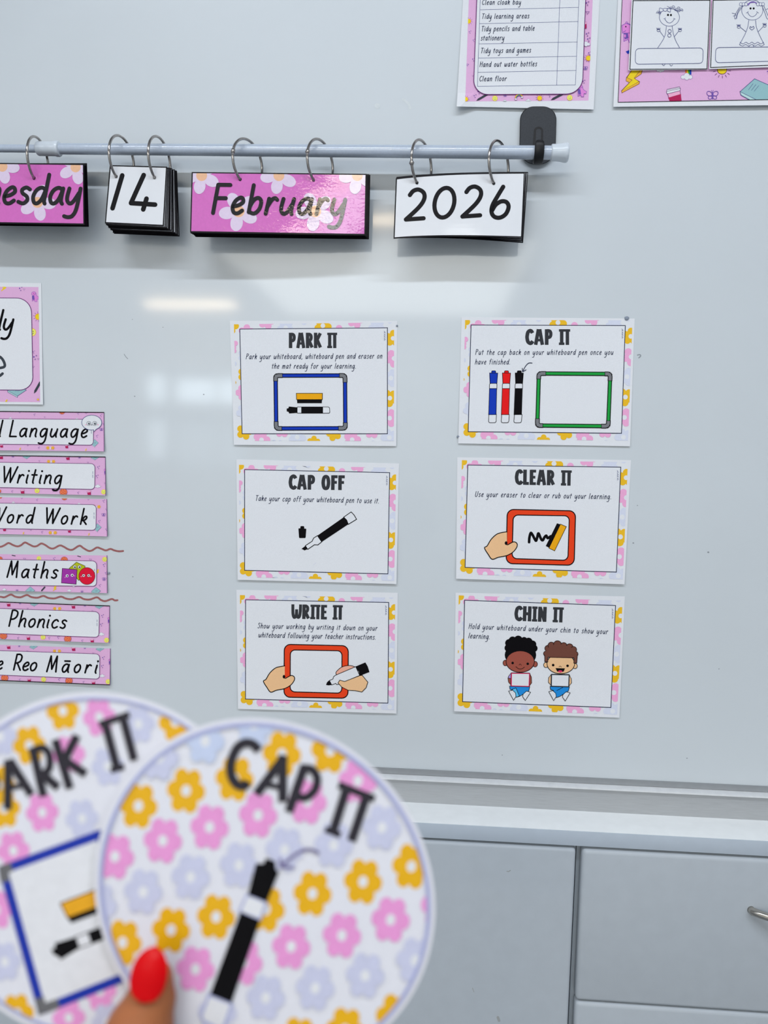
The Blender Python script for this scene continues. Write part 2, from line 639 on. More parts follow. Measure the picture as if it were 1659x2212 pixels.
BOWL = '~3.9,4.3 2.6,5 1.1,4.2 0.3,2.2 0.8,0.4 1.9,0.1 3.1,1.5 4,4.6'
HAND = {
    'a': G(4.3, BOWL, '~4,4.8 3.8,2 3.9,0.7 4.3,0'),
    'b': G(4, '-0.7,9 0.4,0.4', '~0.5,2.2 1.5,4.4 2.9,5 3.9,3.8 3.6,1.4 2.2,0 0.5,0.5'),
    'c': G(3.6, '~3.6,4.2 2.6,5 1.1,4.2 0.3,2.2 1,0.4 2.2,0 3.6,0.8'),
    'd': G(4.2, BOWL, '~4.3,9 4,3 3.9,0.8 4.2,0'),
    'e': G(3.6, '~0.5,2.2 2.1,2.6 3.4,3.6 3.1,4.8 2.2,5 0.9,3.9 0.3,2 0.9,0.3 2.2,0 3.5,0.9'),
    'f': G(3.2, '~3.6,8.4 2.8,9 1.9,8.4 1.5,6.5 1.1,0', '-0.1,5 3,5'),
    'g': G(4.2, BOWL, '~4,4.8 3.8,-1.4 2.8,-3.7 1.4,-4.2 0,-3.8'),
    'h': G(3.9, '-0.7,9 0.2,0', '~0.4,2.2 1.6,4.5 2.8,5 3.6,4 3.4,1 3.8,0'),
    'i': G(1, '~0.6,4.8 0.3,1 0.7,0', '.0.75,7'),
    'k': G(3.7, '-0.7,9 0.2,0', '~0.5,2.3 1.9,4.6 3,4.9 3.3,3.9 2.4,2.7 0.8,2.3', '-1.5,2.4 3.6,0'),
    'l': G(1, '~0.7,9 0.3,1 0.7,0'),
    'm': G(5.8, '-0.6,4.8 0.2,0', '~0.4,2.2 1.5,4.6 2.5,4.8 2.9,3.5 2.6,0', '~2.8,2.2 3.9,4.6 4.9,4.8 5.4,3.6 5.2,0.9 5.6,0'),
    'n': G(3.9, '-0.6,4.8 0.2,0', '~0.4,2.2 1.6,4.5 2.8,5 3.6,4 3.4,1 3.8,0'),
    'o': G(3.9, '~2.2,5 0.9,4.1 0.3,2.2 0.9,0.4 2,0 3.2,0.9 3.8,2.9 3.3,4.6 2.2,5'),
    'p': G(4, '-0.7,4.8 -0.2,-4', '~0.5,2.2 1.5,4.4 2.9,5 3.9,3.8 3.6,1.4 2.2,0 0.5,0.7'),
    'r': G(3, '-0.6,4.8 0.2,0', '~0.4,2.2 1.5,4.4 2.5,5 3.2,4.5'),
    's': G(3.2, '~3.3,4.4 2.1,5 0.9,4.3 1.2,3.2 2.6,2.2 2.9,1 1.8,0 0.2,0.5'),
    't': G(2.8, '~1.6,7.6 1.1,1.2 1.5,0', '-0,5 2.9,5'),
    'u': G(3.9, '~0.5,4.8 0.2,1.6 1,0.1 2.2,0.5 3.6,3.2', '~3.9,4.8 3.5,1.2 3.8,0'),
    'w': G(5.4, '~0.4,4.8 0.3,1.4 1.2,0.1 2.2,0.8 2.9,3.6', '~2.9,4 2.8,1.2 3.7,0.1 4.8,1.4 5.4,4.8'),
    'v': G(3.6, '-0.3,4.8 1.5,0 3.7,4.8'),
    'y': G(4, '~0.5,4.8 0.2,1.7 1,0.2 2.2,0.6 3.7,3.4', '~4,4.8 3.6,-1.4 2.7,-3.7 1.4,-4.2 0.1,-3.9'),
    'C': G(4.6, '~4.8,7.6 3.6,9 1.8,8 0.4,4.6 0.9,1.2 2.6,0 4.6,1.2'),
    'T': G(4.4, '-0,9 4.8,9', '-2.4,9 2.0,0'),
    'H': G(4.8, '-0.5,9 0.2,0', '-4.8,9 4.4,0', '-0.3,4.6 4.6,4.6'),
    'P': G(4.2, '-0.5,9 0.2,0', '~0.5,9 2.4,9 3.9,8 3.8,6 2.4,4.6 0.4,4.2'),
    'U': G(4.8, '~0.5,9 0.2,2.6 1.2,0.2 2.8,0.2 4.4,2.6 4.8,9'),
    'S': G(4, '~4.2,7.8 2.8,9 1.1,8.2 1.2,6.2 3,4.2 3.6,2 2.2,0.1 0.2,1'),
    'W': G(7.6, '-0.2,9 2.0,0.2 4.2,8.4 5.4,0.2 8.4,9'),
    'L': G(3.6, '-0.5,9 0,0 3.9,0'),
    'M': G(6, '-0.1,0 1.1,9 2.9,1.6 4.9,9 5.7,0'),
    'R': G(4.4, '-0.5,9 0.2,0', '~0.5,9 2.6,9 3.8,7.8 3.4,5.6 1.8,4.5 0.4,4.3', '-1.6,4.4 4.2,0'),
    'F': G(4.2, '-0.5,9 0.2,0', '-0.5,9 4.4,9', '-0.3,4.8 3.6,4.8'),
    'O': G(5.4, '~2.9,9 1.2,7.8 0.4,4.4 1.1,1 2.6,0 4.4,1.4 5.2,4.8 4.4,8 2.9,9'),
    '.': G(0.6, '.0.3,0.2'),
    ',': G(0.8, '~0.6,0.5 0.6,-0.3 0.1,-1.2'),
}
HAND['ā'] = (4.3, HAND['a'][1] + [('-', [(1.0, 6.6), (4.2, 6.6)])])
S_ = 2.25
BLOCK = {
    'P': (4.5, [('-', S_, [(1.12, 0), (1.12, 10)]), ('~', S_ * .9, [(1.1, 9), (2.6, 8.9), (3.4, 7.9), (3.4, 6), (2.7, 4.9), (1.1, 4.7)])]),
    'A': (5.9, [('-', S_ * .95, [(1.0, 0), (2.6, 10)]), ('-', S_ * .95, [(4.9, 0), (3.3, 10)]), ('-', 1.5, [(1.7, 3), (4.3, 3)]), ('-', 1.2, [(2.2, 9.4), (3.7, 9.4)])]),
    'R': (4.9, [('-', S_, [(1.12, 0), (1.12, 10)]), ('~', S_ * .9, [(1.1, 9), (2.6, 8.9), (3.4, 7.9), (3.4, 6.2), (2.7, 5.1), (1.1, 4.9)]), ('-', S_ * .95, [(1.9, 5.2), (4.1, .4)])]),
    'K': (5.0, [('-', S_, [(1.12, 0), (1.12, 10)]), ('-', S_ * .95, [(4.2, 9.7), (1.7, 4.6)]), ('-', S_ * .95, [(2.0, 5.7), (4.3, .4)])]),
    'IT': (6.5, [('-', 1.5, [(0, 9.25), (6.5, 9.25)]), ('-', 2.1, [(1.6, 0), (1.6, 9.6)]), ('-', 1.5, [(0, .75), (3.2, .75)]), ('-', 2.1, [(4.9, 0), (4.9, 9.6)])]),
    'I': (3.2, [('-', 1.5, [(0, 9.25), (3.2, 9.25)]), ('-', 2.1, [(1.6, 0), (1.6, 9.6)]), ('-', 1.5, [(0, .75), (3.2, .75)])]),
    'C': (4.7, [('~', S_, [(4.2, 7.5), (3.6, 8.7), (2.7, 9.0), (1.6, 8.0), (1.12, 5.6), (1.12, 4.2), (1.6, 2.0), (2.8, 1.0), (3.7, 1.3), (4.4, 2.4)])]),
    'O': (5.4, [('~', S_, [(2.7, 9), (1.6, 8.2), (1.1, 5), (1.6, 1.8), (2.7, 1), (3.8, 1.8), (4.3, 5), (3.8, 8.2), (2.7, 9)])]),
    'F': (3.9, [('-', S_, [(1.12, 0), (1.12, 10)]), ('-', 1.9, [(1, 9.05), (3.9, 9.05)]), ('-', 1.8, [(1, 5.2), (3.5, 5.2)])]),
    'E': (3.9, [('-', S_, [(1.12, 0), (1.12, 10)]), ('-', 1.8, [(1, 9.1), (3.9, 9.1)]), ('-', 1.7, [(1, 5.1), (3.5, 5.1)]), ('-', 1.8, [(1, .9), (3.9, .9)])]),
    'L': (3.6, [('-', S_, [(1.12, 0), (1.12, 10)]), ('-', 1.9, [(1, .95), (3.6, .95)])]),
    'H': (5.2, [('-', S_, [(1.12, 0), (1.12, 10)]), ('-', S_, [(4.1, 0), (4.1, 10)]), ('-', 1.9, [(1, 5), (4.2, 5)])]),
    'N': (5.2, [('-', S_, [(1.12, 0), (1.12, 10)]), ('-', S_, [(4.1, 0), (4.1, 10)]), ('-', 2.0, [(1.3, 9.4), (3.9, .6)])]),
    'W': (6.6, [('~', 2.0, [(.8, 10), (.95, 4), (1.5, 1.4), (2.3, 1.1), (3.1, 2.6), (3.3, 6.6)]), ('~', 2.0, [(3.3, 6.6), (3.5, 2.4), (4.3, 1.1), (5.2, 1.8), (5.7, 5), (5.8, 10)])]),
}


# ------------------------------------------------------------------ the room
def plane_mat(name, rgb, **k):
    return mat(name, rgb, **k)


wall_m = mat('painted wall', (0.66, 0.68, 0.69), rough=0.8, scale=40, bump=0.0004)
ceil_m = mat('ceiling tile', (0.70, 0.71, 0.72), rough=0.9, scale=60)
floor_m = mat('grey carpet', (0.26, 0.28, 0.31), rough=0.95, scale=500, vary=0.3)
frame_m = mat('window frame', (0.55, 0.57, 0.58), rough=0.4, metal=0.3, scale=80)
RX, RY = 4.0, -8.0


def struct(name, parts, m):
    bm = bmesh.new()
    for p in parts: box(bm, *p)
    o = from_bm(name, bm, m, loc=Vector(((parts[0][0] + parts[0][1]) / 2, (parts[0][2] + parts[0][3]) / 2, parts[0][4])))
    o['kind'] = 'structure'
    return o


# ------------------------------------------------------------------ levels of the board, rail, counter and cabinets (from the photo)
Z_BOARD = at(1659, 1698, 0).z
YF_RAIL = -0.012
Z_RAIL_TOP = at(1659, 1713, -0.003).z
Z_UP_TOP = at(1659, 1724, -0.007).z
Z_TOP = at(1659, 1773, -0.007).z                          # counter top level
Y_FRONT = at_z(1659, 1817, Z_TOP).y                       # counter front
Z_EDGE = at(1659, 1850, Y_FRONT).z                        # underside of the counter edge
Z_DOOR = at(1659, 1857, Y_FRONT).z
DT = 0.019

struct('floor', [(-RX, RX, RY, 0.6, -0.1, 0)], floor_m)
struct('ceiling', [(-RX, RX, RY, 0.6, CEIL, CEIL + 0.1)], ceil_m)
struct('wall_front', [(-RX, RX, 0.0185, 0.12, Z_TOP + 0.0005, CEIL)], wall_m)
struct('wall_left', [(-RX - 0.1, -RX, RY, 0.6, 0, CEIL)], wall_m)
struct('wall_right', [(RX, RX + 0.1, RY, 0.6, 0, CEIL)], wall_m)
WX0, WX1, WZ0, WZ1 = -3.47, -2.22, 0.95, 2.20
struct('wall_back', [(-RX, WX0, RY - 0.1, RY, 0, CEIL), (WX1, RX, RY - 0.1, RY, 0, CEIL),
                     (WX0, WX1, RY - 0.1, RY, 0, WZ0), (WX0, WX1, RY - 0.1, RY, WZ1, CEIL)], wall_m)
struct('window_1', [(WX0, WX1, RY - 0.06, RY, WZ1 - 0.05, WZ1), (WX0, WX1, RY - 0.06, RY, WZ0, WZ0 + 0.05), (WX0, WX0 + 0.04, RY - 0.06, RY, WZ0, WZ1),
                    (WX1 - 0.04, WX1, RY - 0.06, RY, WZ0, WZ1), (-3.18, -3.10, RY - 0.06, RY, WZ0, WZ1), (-2.58, -2.53, RY - 0.06, RY, WZ0, WZ1),
                    (WX0, WX1, RY - 0.06, RY, 1.66, 1.74)], frame_m)

# ------------------------------------------------------------------ whiteboard
board_m = mat('whiteboard enamel', (0.655, 0.70, 0.73), rough=0.40, spec=0.5, coat=0.8, coat_rough=0.075, scale=7, vary=0.012)
alu_m = mat('brushed aluminium', (0.50, 0.51, 0.52), rough=0.40, metal=0.5, scale=90, vary=0.10, stretch=(0.4, 30, 30))
alu_d = mat('grey board trim', (0.33, 0.345, 0.36), rough=0.5, metal=0.3, scale=90)
board = empty('whiteboard', Vector((0, 0, Z_BOARD)), 'large white magnetic whiteboard on the wall above the counter', 'whiteboard')
bm = bmesh.new()
box(bm, -1.9, 1.7, 0.0, 0.018, Z_BOARD, 2.45)
from_bm('writing_surface', bm, board_m, board)
bm = bmesh.new()
box(bm, -1.9, 1.7, -0.0015, 0.018, Z_RAIL_TOP + 0.0004, Z_BOARD)
from_bm('bottom_trim', bm, alu_d, board, label='grey trim under the whiteboard')

BOARDM = lambda x, y, l: at(x, y, -l)
k = Ink((0, 1160), 5.184, base=0.0002)
PENR = mat('dry marker red', (0.36, 0.115, 0.115), rough=0.55, scale=700, vary=0.25)
for pts in ([(-60, 92), (0, 110), (45, 95), (95, 68), (145, 90), (195, 105), (235, 92), (278, 62), (325, 82), (375, 105), (415, 100), (462, 73), (510, 92), (555, 122), (600, 128), (668, 95), (715, 110),
             (765, 138), (812, 142), (888, 98), (935, 125), (990, 155), (1030, 150), (1085, 118), (1130, 130), (1185, 150), (1235, 134), (1280, 150), (1330, 160), (1378, 157)],
            [(-60, 690), (0, 670), (50, 675), (120, 645), (170, 668), (230, 675), (300, 650), (350, 672), (420, 680), (485, 660), (540, 682), (610, 688), (682, 668), (740, 690), (810, 696),
             (885, 672), (940, 695), (1005, 700), (1085, 676), (1130, 705), (1180, 718), (1250, 695), (1285, 710), (1315, 708)]):
    kk = Ink((0, 1160), 5.184, base=0.0002)
    kk.line(pts, 21, PENR, smooth=6)
    kk.build('wavy_marker_line', BOARDM, board, label='wavy red marker line drawn on the whiteboard')
k = Ink((0, 0), 1, base=0.00015)
SPK = mat('pen speck', (0.30, 0.33, 0.36), rough=0.6)
SMG = mat('pale smudge', (0.70, 0.74, 0.75), rough=0.6)
for (x, y, r) in ((291, 856, 1.6), (287, 1246, 1.5), (1530, 1193, 2.4), (1484, 1638, 1.6), (1085, 1631, 1.3), (286, 690, 1), (352, 707, 1.2), (440, 852, 1.6), (1377, 1092, 1.3), (1368, 1173, 2), (1553, 1445, 1.4)):
    k = Ink((0, 0), 1, base=0.00015)
    k.ell(x, y, r, r * .8, SPK, n=8)
    k.build('pen_speck', BOARDM, board)
k = Ink((0, 0), 1, base=0.00015)
k.line([(268, 765), (272, 771), (276, 775)], 1.3, SPK)
k.build('pen_mark', BOARDM, board, label='thin grey pen scratch on the whiteboard')
k = Ink((0, 0), 1, base=0.00015)
k.line([(1377, 767), (1382, 766), (1384, 769), (1380, 773)], 2.4, SPK, smooth=3)
k.build('pen_mark', BOARDM, board, label='short grey squiggle right of the CAP IT card')
k = Ink((0, 0), 1, base=0.00015)
k.ell(815, 229, 6, 6, SMG)
k.build('smudge', BOARDM, board, label='pale round smudge above the rod')
k = Ink((0, 0), 1, base=0.00015)
k.line([(870, 214), (882, 224), (886, 234)], 5, SMG, smooth=3)
k.build('smudge', BOARDM, board, label='pale streak smudge above the rod')

# aluminium rail under the board
alu_l = mat('aluminium lip highlight', (0.88, 0.89, 0.90), rough=0.3, metal=0.25, scale=90, vary=0.04)  # rail aluminium turned near white, the ledge's bright reflection put in the colour


def extrusion(name, prof, m, parent, label=None):
    bm = bmesh.new()
    va = [bm.verts.new((-1.9, y, z)) for y, z in prof]
    vb = [bm.verts.new((1.7, y, z)) for y, z in prof]
    for i in range(len(prof)):
        j = (i + 1) % len(prof)
        bm.faces.new((va[i], va[j], vb[j], vb[i]))
    bm.faces.new(va[::-1]); bm.faces.new(vb)
    bmesh.ops.recalc_face_normals(bm, faces=bm.faces)
    return from_bm(name, bm, m, parent, label=label)


rail = empty('aluminium_rail', Vector((0, 0, Z_TOP)), 'brushed aluminium rail running between whiteboard and white counter', 'rail')
extrusion('lip', [(0.0, Z_RAIL_TOP), (-0.0115, Z_RAIL_TOP - 0.0012), (-0.0115, Z_RAIL_TOP - 0.0034), (0.0, Z_RAIL_TOP - 0.0040)], alu_l, rail, 'bright lip along the top of the rail')
extrusion('rail_face', [(0.0, Z_RAIL_TOP - 0.0041), (-0.002, Z_RAIL_TOP - 0.0042), (-0.007, Z_UP_TOP), (-0.007, Z_TOP), (0.016, Z_TOP), (0.016, Z_RAIL_TOP - 0.0041)], alu_m, rail)

# ------------------------------------------------------------------ counter and cabinets
lam_lit = mat('white laminate', (0.86, 0.88, 0.88), rough=0.30, spec=0.45, scale=60, vary=0.02)  # counter top, the overhead light worked into a paler laminate colour
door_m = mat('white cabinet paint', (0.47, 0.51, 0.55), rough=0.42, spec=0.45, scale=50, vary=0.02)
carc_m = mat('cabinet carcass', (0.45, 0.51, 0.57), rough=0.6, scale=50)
steel_m = mat('satin steel', (0.50, 0.47, 0.42), rough=0.24, metal=1.0, scale=300, vary=0.05)


lam_shaded = mat('laminate shaded front', (0.50, 0.56, 0.63), rough=0.35, scale=60, vary=0.02)  # front of that same laminate, painted darker and bluer for its shade


def bevel_box(name, dims, m, parent=None, w=0.003, seg=3, loc=None, label=None):
    bm = bmesh.new()
    box(bm, *dims)
    bmesh.ops.recalc_face_normals(bm, faces=bm.faces)
    bmesh.ops.bevel(bm, geom=bm.edges[:], offset=w, segments=seg, affect='EDGES', profile=0.5)
    o = from_bm(name, bm, m, parent, loc=loc, label=label)
    for f in o.data.polygons: f.use_smooth = True
    o.data.set_sharp_from_angle(angle=radians(35))
    return o


ctr = empty('counter', Vector((0, 0.2, Z_EDGE)), 'long white laminate counter ledge below the whiteboard', 'counter')
bevel_box('worktop', (-1.9, 1.7, Y_FRONT + 0.0012, 0.5, Z_EDGE, Z_TOP), lam_lit, ctr, w=0.0010, seg=2)
bevel_box('front_edge', (-1.9, 1.7, Y_FRONT, Y_FRONT + 0.0012, Z_EDGE, Z_TOP - 0.0004), lam_shaded, ctr, w=0.0005, seg=2, label='bluish edging strip of the counter')
YD = Y_FRONT - 0.001                                      # door faces
XL = at(1244, 1850, YD).x
XR = at(1258, 1850, YD).x
XM = (XL + XR) / 2
ZG = at(1250, 2164, YD).z                                 # joint between the two drawers
cab = empty('cabinet', Vector((-0.3, 0.2, 0)), 'white cupboard with one plain door, left of the drawers', 'cabinet')
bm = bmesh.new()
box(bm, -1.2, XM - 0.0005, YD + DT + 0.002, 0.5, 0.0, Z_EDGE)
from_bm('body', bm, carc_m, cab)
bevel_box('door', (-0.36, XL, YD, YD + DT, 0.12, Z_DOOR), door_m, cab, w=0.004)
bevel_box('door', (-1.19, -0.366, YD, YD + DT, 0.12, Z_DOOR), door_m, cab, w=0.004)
CHIP = mat('paint chip', (0.36, 0.37, 0.37), rough=0.8)
for pts, w in (([(570, 545), (577, 546), (584, 541)], 4), ([(426, 1032), (432, 1048)], 3), ([(532, 1154), (537, 1168)], 11)):
    k = Ink((800, 1600), 1.931, base=0.0001)
    k.line(pts, w, CHIP)
    k.build('paint_chip', lambda x, y, l: at(x, y, YD - l), cab, label='small grey chip in the white door paint')
drw = empty('drawer_cabinet', Vector((0.9, 0.2, 0)), 'white cabinet of drawers with a bowed steel handle', 'cabinet')
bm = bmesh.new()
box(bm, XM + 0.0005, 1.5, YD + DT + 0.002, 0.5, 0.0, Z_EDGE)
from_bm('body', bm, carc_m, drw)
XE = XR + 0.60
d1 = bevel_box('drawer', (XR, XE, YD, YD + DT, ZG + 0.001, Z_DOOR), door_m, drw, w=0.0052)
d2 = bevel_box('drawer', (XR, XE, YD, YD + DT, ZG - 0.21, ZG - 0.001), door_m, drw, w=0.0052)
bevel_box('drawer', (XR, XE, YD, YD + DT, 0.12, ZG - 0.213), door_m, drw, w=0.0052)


def handle(dr, p0, span):
    bm = bmesh.new()
    pts, rr = [], []
    for i in range(25):
        t = i / 24
        s = sin(pi * t)
        pts.append(Vector((p0.x + span * t, YD - 0.003 - 0.030 * s ** 0.85, p0.z - 0.001)))
        rr.append(0.0048 - 0.0006 * s)
    pts = [Vector((pts[0].x, YD + 0.001, pts[0].z))] + pts + [Vector((pts[-1].x, YD + 0.001, pts[-1].z))]
    rr = [0.0052] + rr + [0.0052]
    tube(bm, pts, rr, 16)
    from_bm('handle', bm, steel_m, dr, label='bowed satin steel handle')


hp = at(1623, 1964, YD)
handle(d1, hp, 0.17)
handle(d2, Vector((hp.x, hp.y, hp.z - 0.21)), 0.17)


# ------------------------------------------------------------------ paper on the whiteboard
def poly_sheet(bm, quad, mapper, nx, ny, thick, edge=None):
    """a thin sheet over a pixel quad; edge(u, v) may wobble the outline"""
    g = {}
    for side in (0, 1):
        for i in range(nx + 1):
            for j in range(ny + 1):
                u, v = i / nx, j / ny
                p = bil(quad, u, v)
                if edge:
                    e = edge(u, v)
                    p = (p[0] + e[0], p[1] + e[1])
                g[side, i, j] = bm.verts.new(mapper(p[0], p[1], 0.0 if side == 0 else -thick))
    for i in range(nx):
        for j in range(ny):
            bm.faces.new((g[0, i, j], g[0, i, j + 1], g[0, i + 1, j + 1], g[0, i + 1, j]))
            bm.faces.new((g[1, i, j], g[1, i + 1, j], g[1, i + 1, j + 1], g[1, i, j + 1]))
    for i in range(nx):
        for j in (0, ny):
            bm.faces.new((g[0, i, j], g[1, i, j], g[1, i + 1, j], g[0, i + 1, j]))
    for j in range(ny):
        for i in (0, nx):
            bm.faces.new((g[0, i, j], g[1, i, j], g[1, i, j + 1], g[0, i, j + 1]))
    bmesh.ops.recalc_face_normals(bm, faces=bm.faces)


def paper_bm(quad, grid, mapper, thick):
    """a thin sheet cut along the curl grid: printed face, back and edges"""
    bm = bmesh.new()
    bm.faces.new([bm.verts.new((x, y, 0)) for x, y in quad])
    for co, no in grid.cuts():
        bmesh.ops.bisect_plane(bm, geom=bm.verts[:] + bm.edges[:] + bm.faces[:], plane_co=co, plane_no=no)
    front = bm.faces[:]
    rim = [tuple(e.verts) for e in bm.edges if len(e.link_faces) == 1]
    back = {v: bm.verts.new((v.co.x, v.co.y, -thick)) for v in bm.verts[:]}
    for f in front: bm.faces.new([back[v] for v in reversed(f.verts[:])])
    for a, b in rim: bm.faces.new((a, b, back[b], back[a]))
    for v in bm.verts: v.co = mapper(v.co.x, v.co.y, v.co.z)
    bmesh.ops.recalc_face_normals(bm, faces=bm.faces)
    return bm


class Sheet:
    def __init__(self, name, label, cat, o, s, quad, gap=0.0006, lift=0.0, wave=0.0, freq=2.0, ph=0.0, group=None, paper=PAPER, nx=10, ny=6, part='paper', corner=None):
        self.o, self.s = o, s
        q = [(o[0] + x / s, o[1] + y / s) for x, y in quad]
        self.q = q
        xs, ys = [p[0] for p in q], [p[1] for p in q]
        x0, x1, y0, y1 = min(xs), max(xs), min(ys), max(ys)

        def curl(u, v):
            c = lift * v * v + wave * v ** 3 * (0.5 + 0.5 * sin(2 * pi * freq * u + ph))
            return c + (corner(u, v) if corner else 0.0)
        self.grid = Grid(x0, x1, y0, y1, nx, ny, curl)

        def mapper(x, y, l):
            return at(x, y, -(gap + self.grid(x, y) + l))
        self.m = mapper
        base = at((q[2][0] + q[3][0]) / 2, (q[2][1] + q[3][1]) / 2, -gap)
        self.root = empty(name, base, label, cat, group)
        from_bm(part, paper_bm(q, self.grid, mapper, 0.00025), paper, self.root)
        self.level = 0.0

    def ink(self, clip=None, step=0.000006):
        return Ink(self.o, self.s, base=self.level + (0.00003 if self.level else 0.00008), step=step, clip=clip)

    def add(self, k, name, label=None):
        self.level = k.z
        return k.build(name, self.m, self.root, self.grid, label)


# ---- the six instruction cards
P1 = [(158, 170), (1480, 158), (1480, 1107), (178, 1107)]
R1 = [(105, 120), (1540, 117), (1538, 1171), (133, 1171)]
FLOW = [(75, 135, 75, 'y', 0, 0), (218, 195, 74, 'p', .5, 0), (398, 95, 76, 'p', 0, 0), (568, 155, 78, 'l', .2, 1), (720, 62, 72, 'l', 0, 0), (902, 140, 80, 'y', .1, 1), (1044, 208, 74, 'p', .5, 0), (1195, 92, 76, 'p', 0, 0),
        (1385, 155, 78, 'l', .2, 0), (1490, 62, 66, 'l', 0, 0), (1530, 258, 76, 'y', .5, 1), (1540, 437, 82, 'p', .2, 1), (1510, 612, 82, 'l', 0, 1), (1502, 790, 80, 'y', .2, 1), (1500, 968, 82, 'p', 0, 1), (1498, 1141, 80, 'l', .3, 1),
        (200, 1088, 74, 'y', 0, 0), (352, 1162, 80, 'p', 0, 1), (537, 1076, 68, 'p', .5, 0), (455, 1205, 46, 'l', 0, 0), (510, 1210, 48, 'l', 0, 0), (672, 1137, 80, 'l', .1, 1), (820, 1184, 60, 'y', .5, 0), (1000, 1104, 70, 'y', .3, 0), (1164, 1160, 80, 'p', 0, 1), (1342, 1084, 68, 'p', .5, 0), (1342, 1216, 52, 'l', 0, 0),
        (84, 300, 58, 'p', .5, 0), (78, 360, 50, 'p', 0, 0), (200, 402, 62, 'l', 0, 0), (78, 475, 52, 'l', 0, 0), (205, 572, 68, 'y', 0, 0), (200, 505, 42, 'y', 0, 0), (80, 645, 46, 'y', 0, 0), (186, 735, 70, 'p', .3, 0), (192, 912, 70, 'l', .2, 0)]
FC = {'y': YEL, 'p': PNK, 'l': LIL}
CARDS_GROUP = 'floral instruction cards on the whiteboard'


def card(label, o, s, quad, panel, title, tA, tB, th, lines, art, **kw):
    S = Sheet('instruction_card', label, 'card', o, s, quad, group=CARDS_GROUP, **kw)

    def warp(p):
        v = (p[1] - 164) / 943.0
        x0 = 158 + 20 * v
        u = (p[0] - x0) / (1480 - x0)
        return bil(panel, u, v)
    k = S.ink(clip=[warp(p) for p in R1])
    for (x, y, R, c, rot, hole) in FLOW:
        X, Y = warp((x, y))
        k.flower(X, Y, R, FC[c], petals=5, rot=rot * 2, hole=WHT if hole else None, hr=.26, depth=.19)
    S.add(k, 'flower_border')
    k = S.ink()
    k.poly(panel, WHT)
    k.line(panel, 6.5, NAVY, closed=True)
    S.add(k, 'text_panel')
    k = S.ink()
    k.title(title, tA, tB, th, GREYT)
    S.add(k, 'title')
    k = S.ink(step=4e-7)
    for (t, A, B) in lines:
        k.hand(t, A, B, 29 * s / 4.1, 5.0, NAVY, asc=0.74, slant=.17, wf=.72)
    pr = lerp2(panel[1], panel[2], 0.02)                  # tiny credit along the panel's right side
    for i in range(13):
        if i in (3, 9): continue
        y = pr[1] + 10 + i * 6.5
        k.line([(pr[0] - 30 + 5 * (i % 2), y), (pr[0] - 24 + 3 * (i % 3), y + 5)], 3, LINEI)
    S.add(k, 'instruction_text')
    art(S)
    return S


def frame_board(k, q, color, w=38, cl=52):
    for i in range(4):
        k.line([q[i], q[(i + 1) % 4]], w, BLACK, cap='b')
    for i in range(4):
        k.line([q[i], q[(i + 1) % 4]], w - 15, color, cap='b')
    for i in range(4):
        a = lerp2(q[i], q[(i - 1) % 4], cl / hypot(q[i][0] - q[(i - 1) % 4][0], q[i][1] - q[(i - 1) % 4][1]))
        b = lerp2(q[i], q[(i + 1) % 4], (cl + 12) / hypot(q[i][0] - q[(i + 1) % 4][0], q[i][1] - q[(i + 1) % 4][1]))
        r = 20
        c1 = lerp2(q[i], a, r / cl)
        c2 = lerp2(q[i], b, r / cl)
        m_ = lerp2(lerp2(c1, c2, .5), q[i], .45)
        k.line([a, c1, m_, c2, b], w + 4, BLACK, cap='b')
        a2, b2 = lerp2(a, c1, .15), lerp2(b, c2, .12)
        k.line([a2, c1, m_, c2, b2], w - 10, GRY, cap='b')


def art_park(S):
    k = S.ink()
    frame_board(k, [(478, 586), (1100, 585), (1103, 1058), (484, 1060)], BLUE)
    S.add(k, 'whiteboard_drawing')
    k = S.ink()
    k.poly([(670, 798), (894, 798), (892, 833), (672, 833)], BLACK)
    k.poly([(664, 745), (898, 745), (897, 801), (666, 801)], ERY, BLACK, 5)
    S.add(k, 'eraser_drawing')
    k = S.ink()
    k.poly(rquad([(672, 867), (960, 867), (964, 923), (672, 923)], [5, 12, 12, 5]), WHT, BLACK, 5)
    k.poly([(578, 882), (594, 878), (597, 863), (672, 871), (670, 920), (600, 925), (594, 910), (578, 906)], BLACK)
    k.poly([(708, 866), (903, 866), (903, 924), (708, 924)], BLACK)
    S.add(k, 'marker_drawing')


def art_cap(S):
    for (dx, m) in ((0, BLUE), (112, RED), (224, BLACK)):
        k = S.ink()
        k.poly(rquad([(308 + dx, 912), (373 + dx, 912), (371 + dx * .985, 984), (304 + dx * .985, 984)], [0, 0, 16, 16]), WHT, BLACK, 5)
        k.poly(rquad([(314 + dx, 640), (379 + dx, 640), (377 + dx, 690), (313 + dx, 690)], [12, 12, 0, 0]), WHT, BLACK, 5)
        k.poly([(313 + dx, 685), (376 + dx, 685), (371 + dx * .99, 913), (306 + dx * .99, 913)], m, BLACK, 5)
        k.poly(rquad([(333 + dx, 530), (367 + dx, 530), (367 + dx, 552), (331 + dx, 552)], [7, 7, 0, 0]), m, BLACK, 5)
        k.poly([(314 + dx, 549), (385 + dx, 550), (378 + dx, 640), (318 + dx, 640)], m, BLACK, 5)
        S.add(k, 'marker_drawing', {0: 'blue marker drawing', 112: 'red marker drawing', 224: 'black marker drawing'}[dx])
    k = S.ink()
    k.line([(685, 462), (655, 463), (628, 490), (603, 536)], 6.5, NAVY, smooth=5)
    k.line([(600, 508), (603, 538), (632, 522)], 6.5, NAVY)
    S.add(k, 'arrow_drawing')
    k = S.ink()
    frame_board(k, [(745, 553), (1369, 557), (1351, 1014), (731, 1008)], GREEN, 36, 50)
    S.add(k, 'whiteboard_drawing')


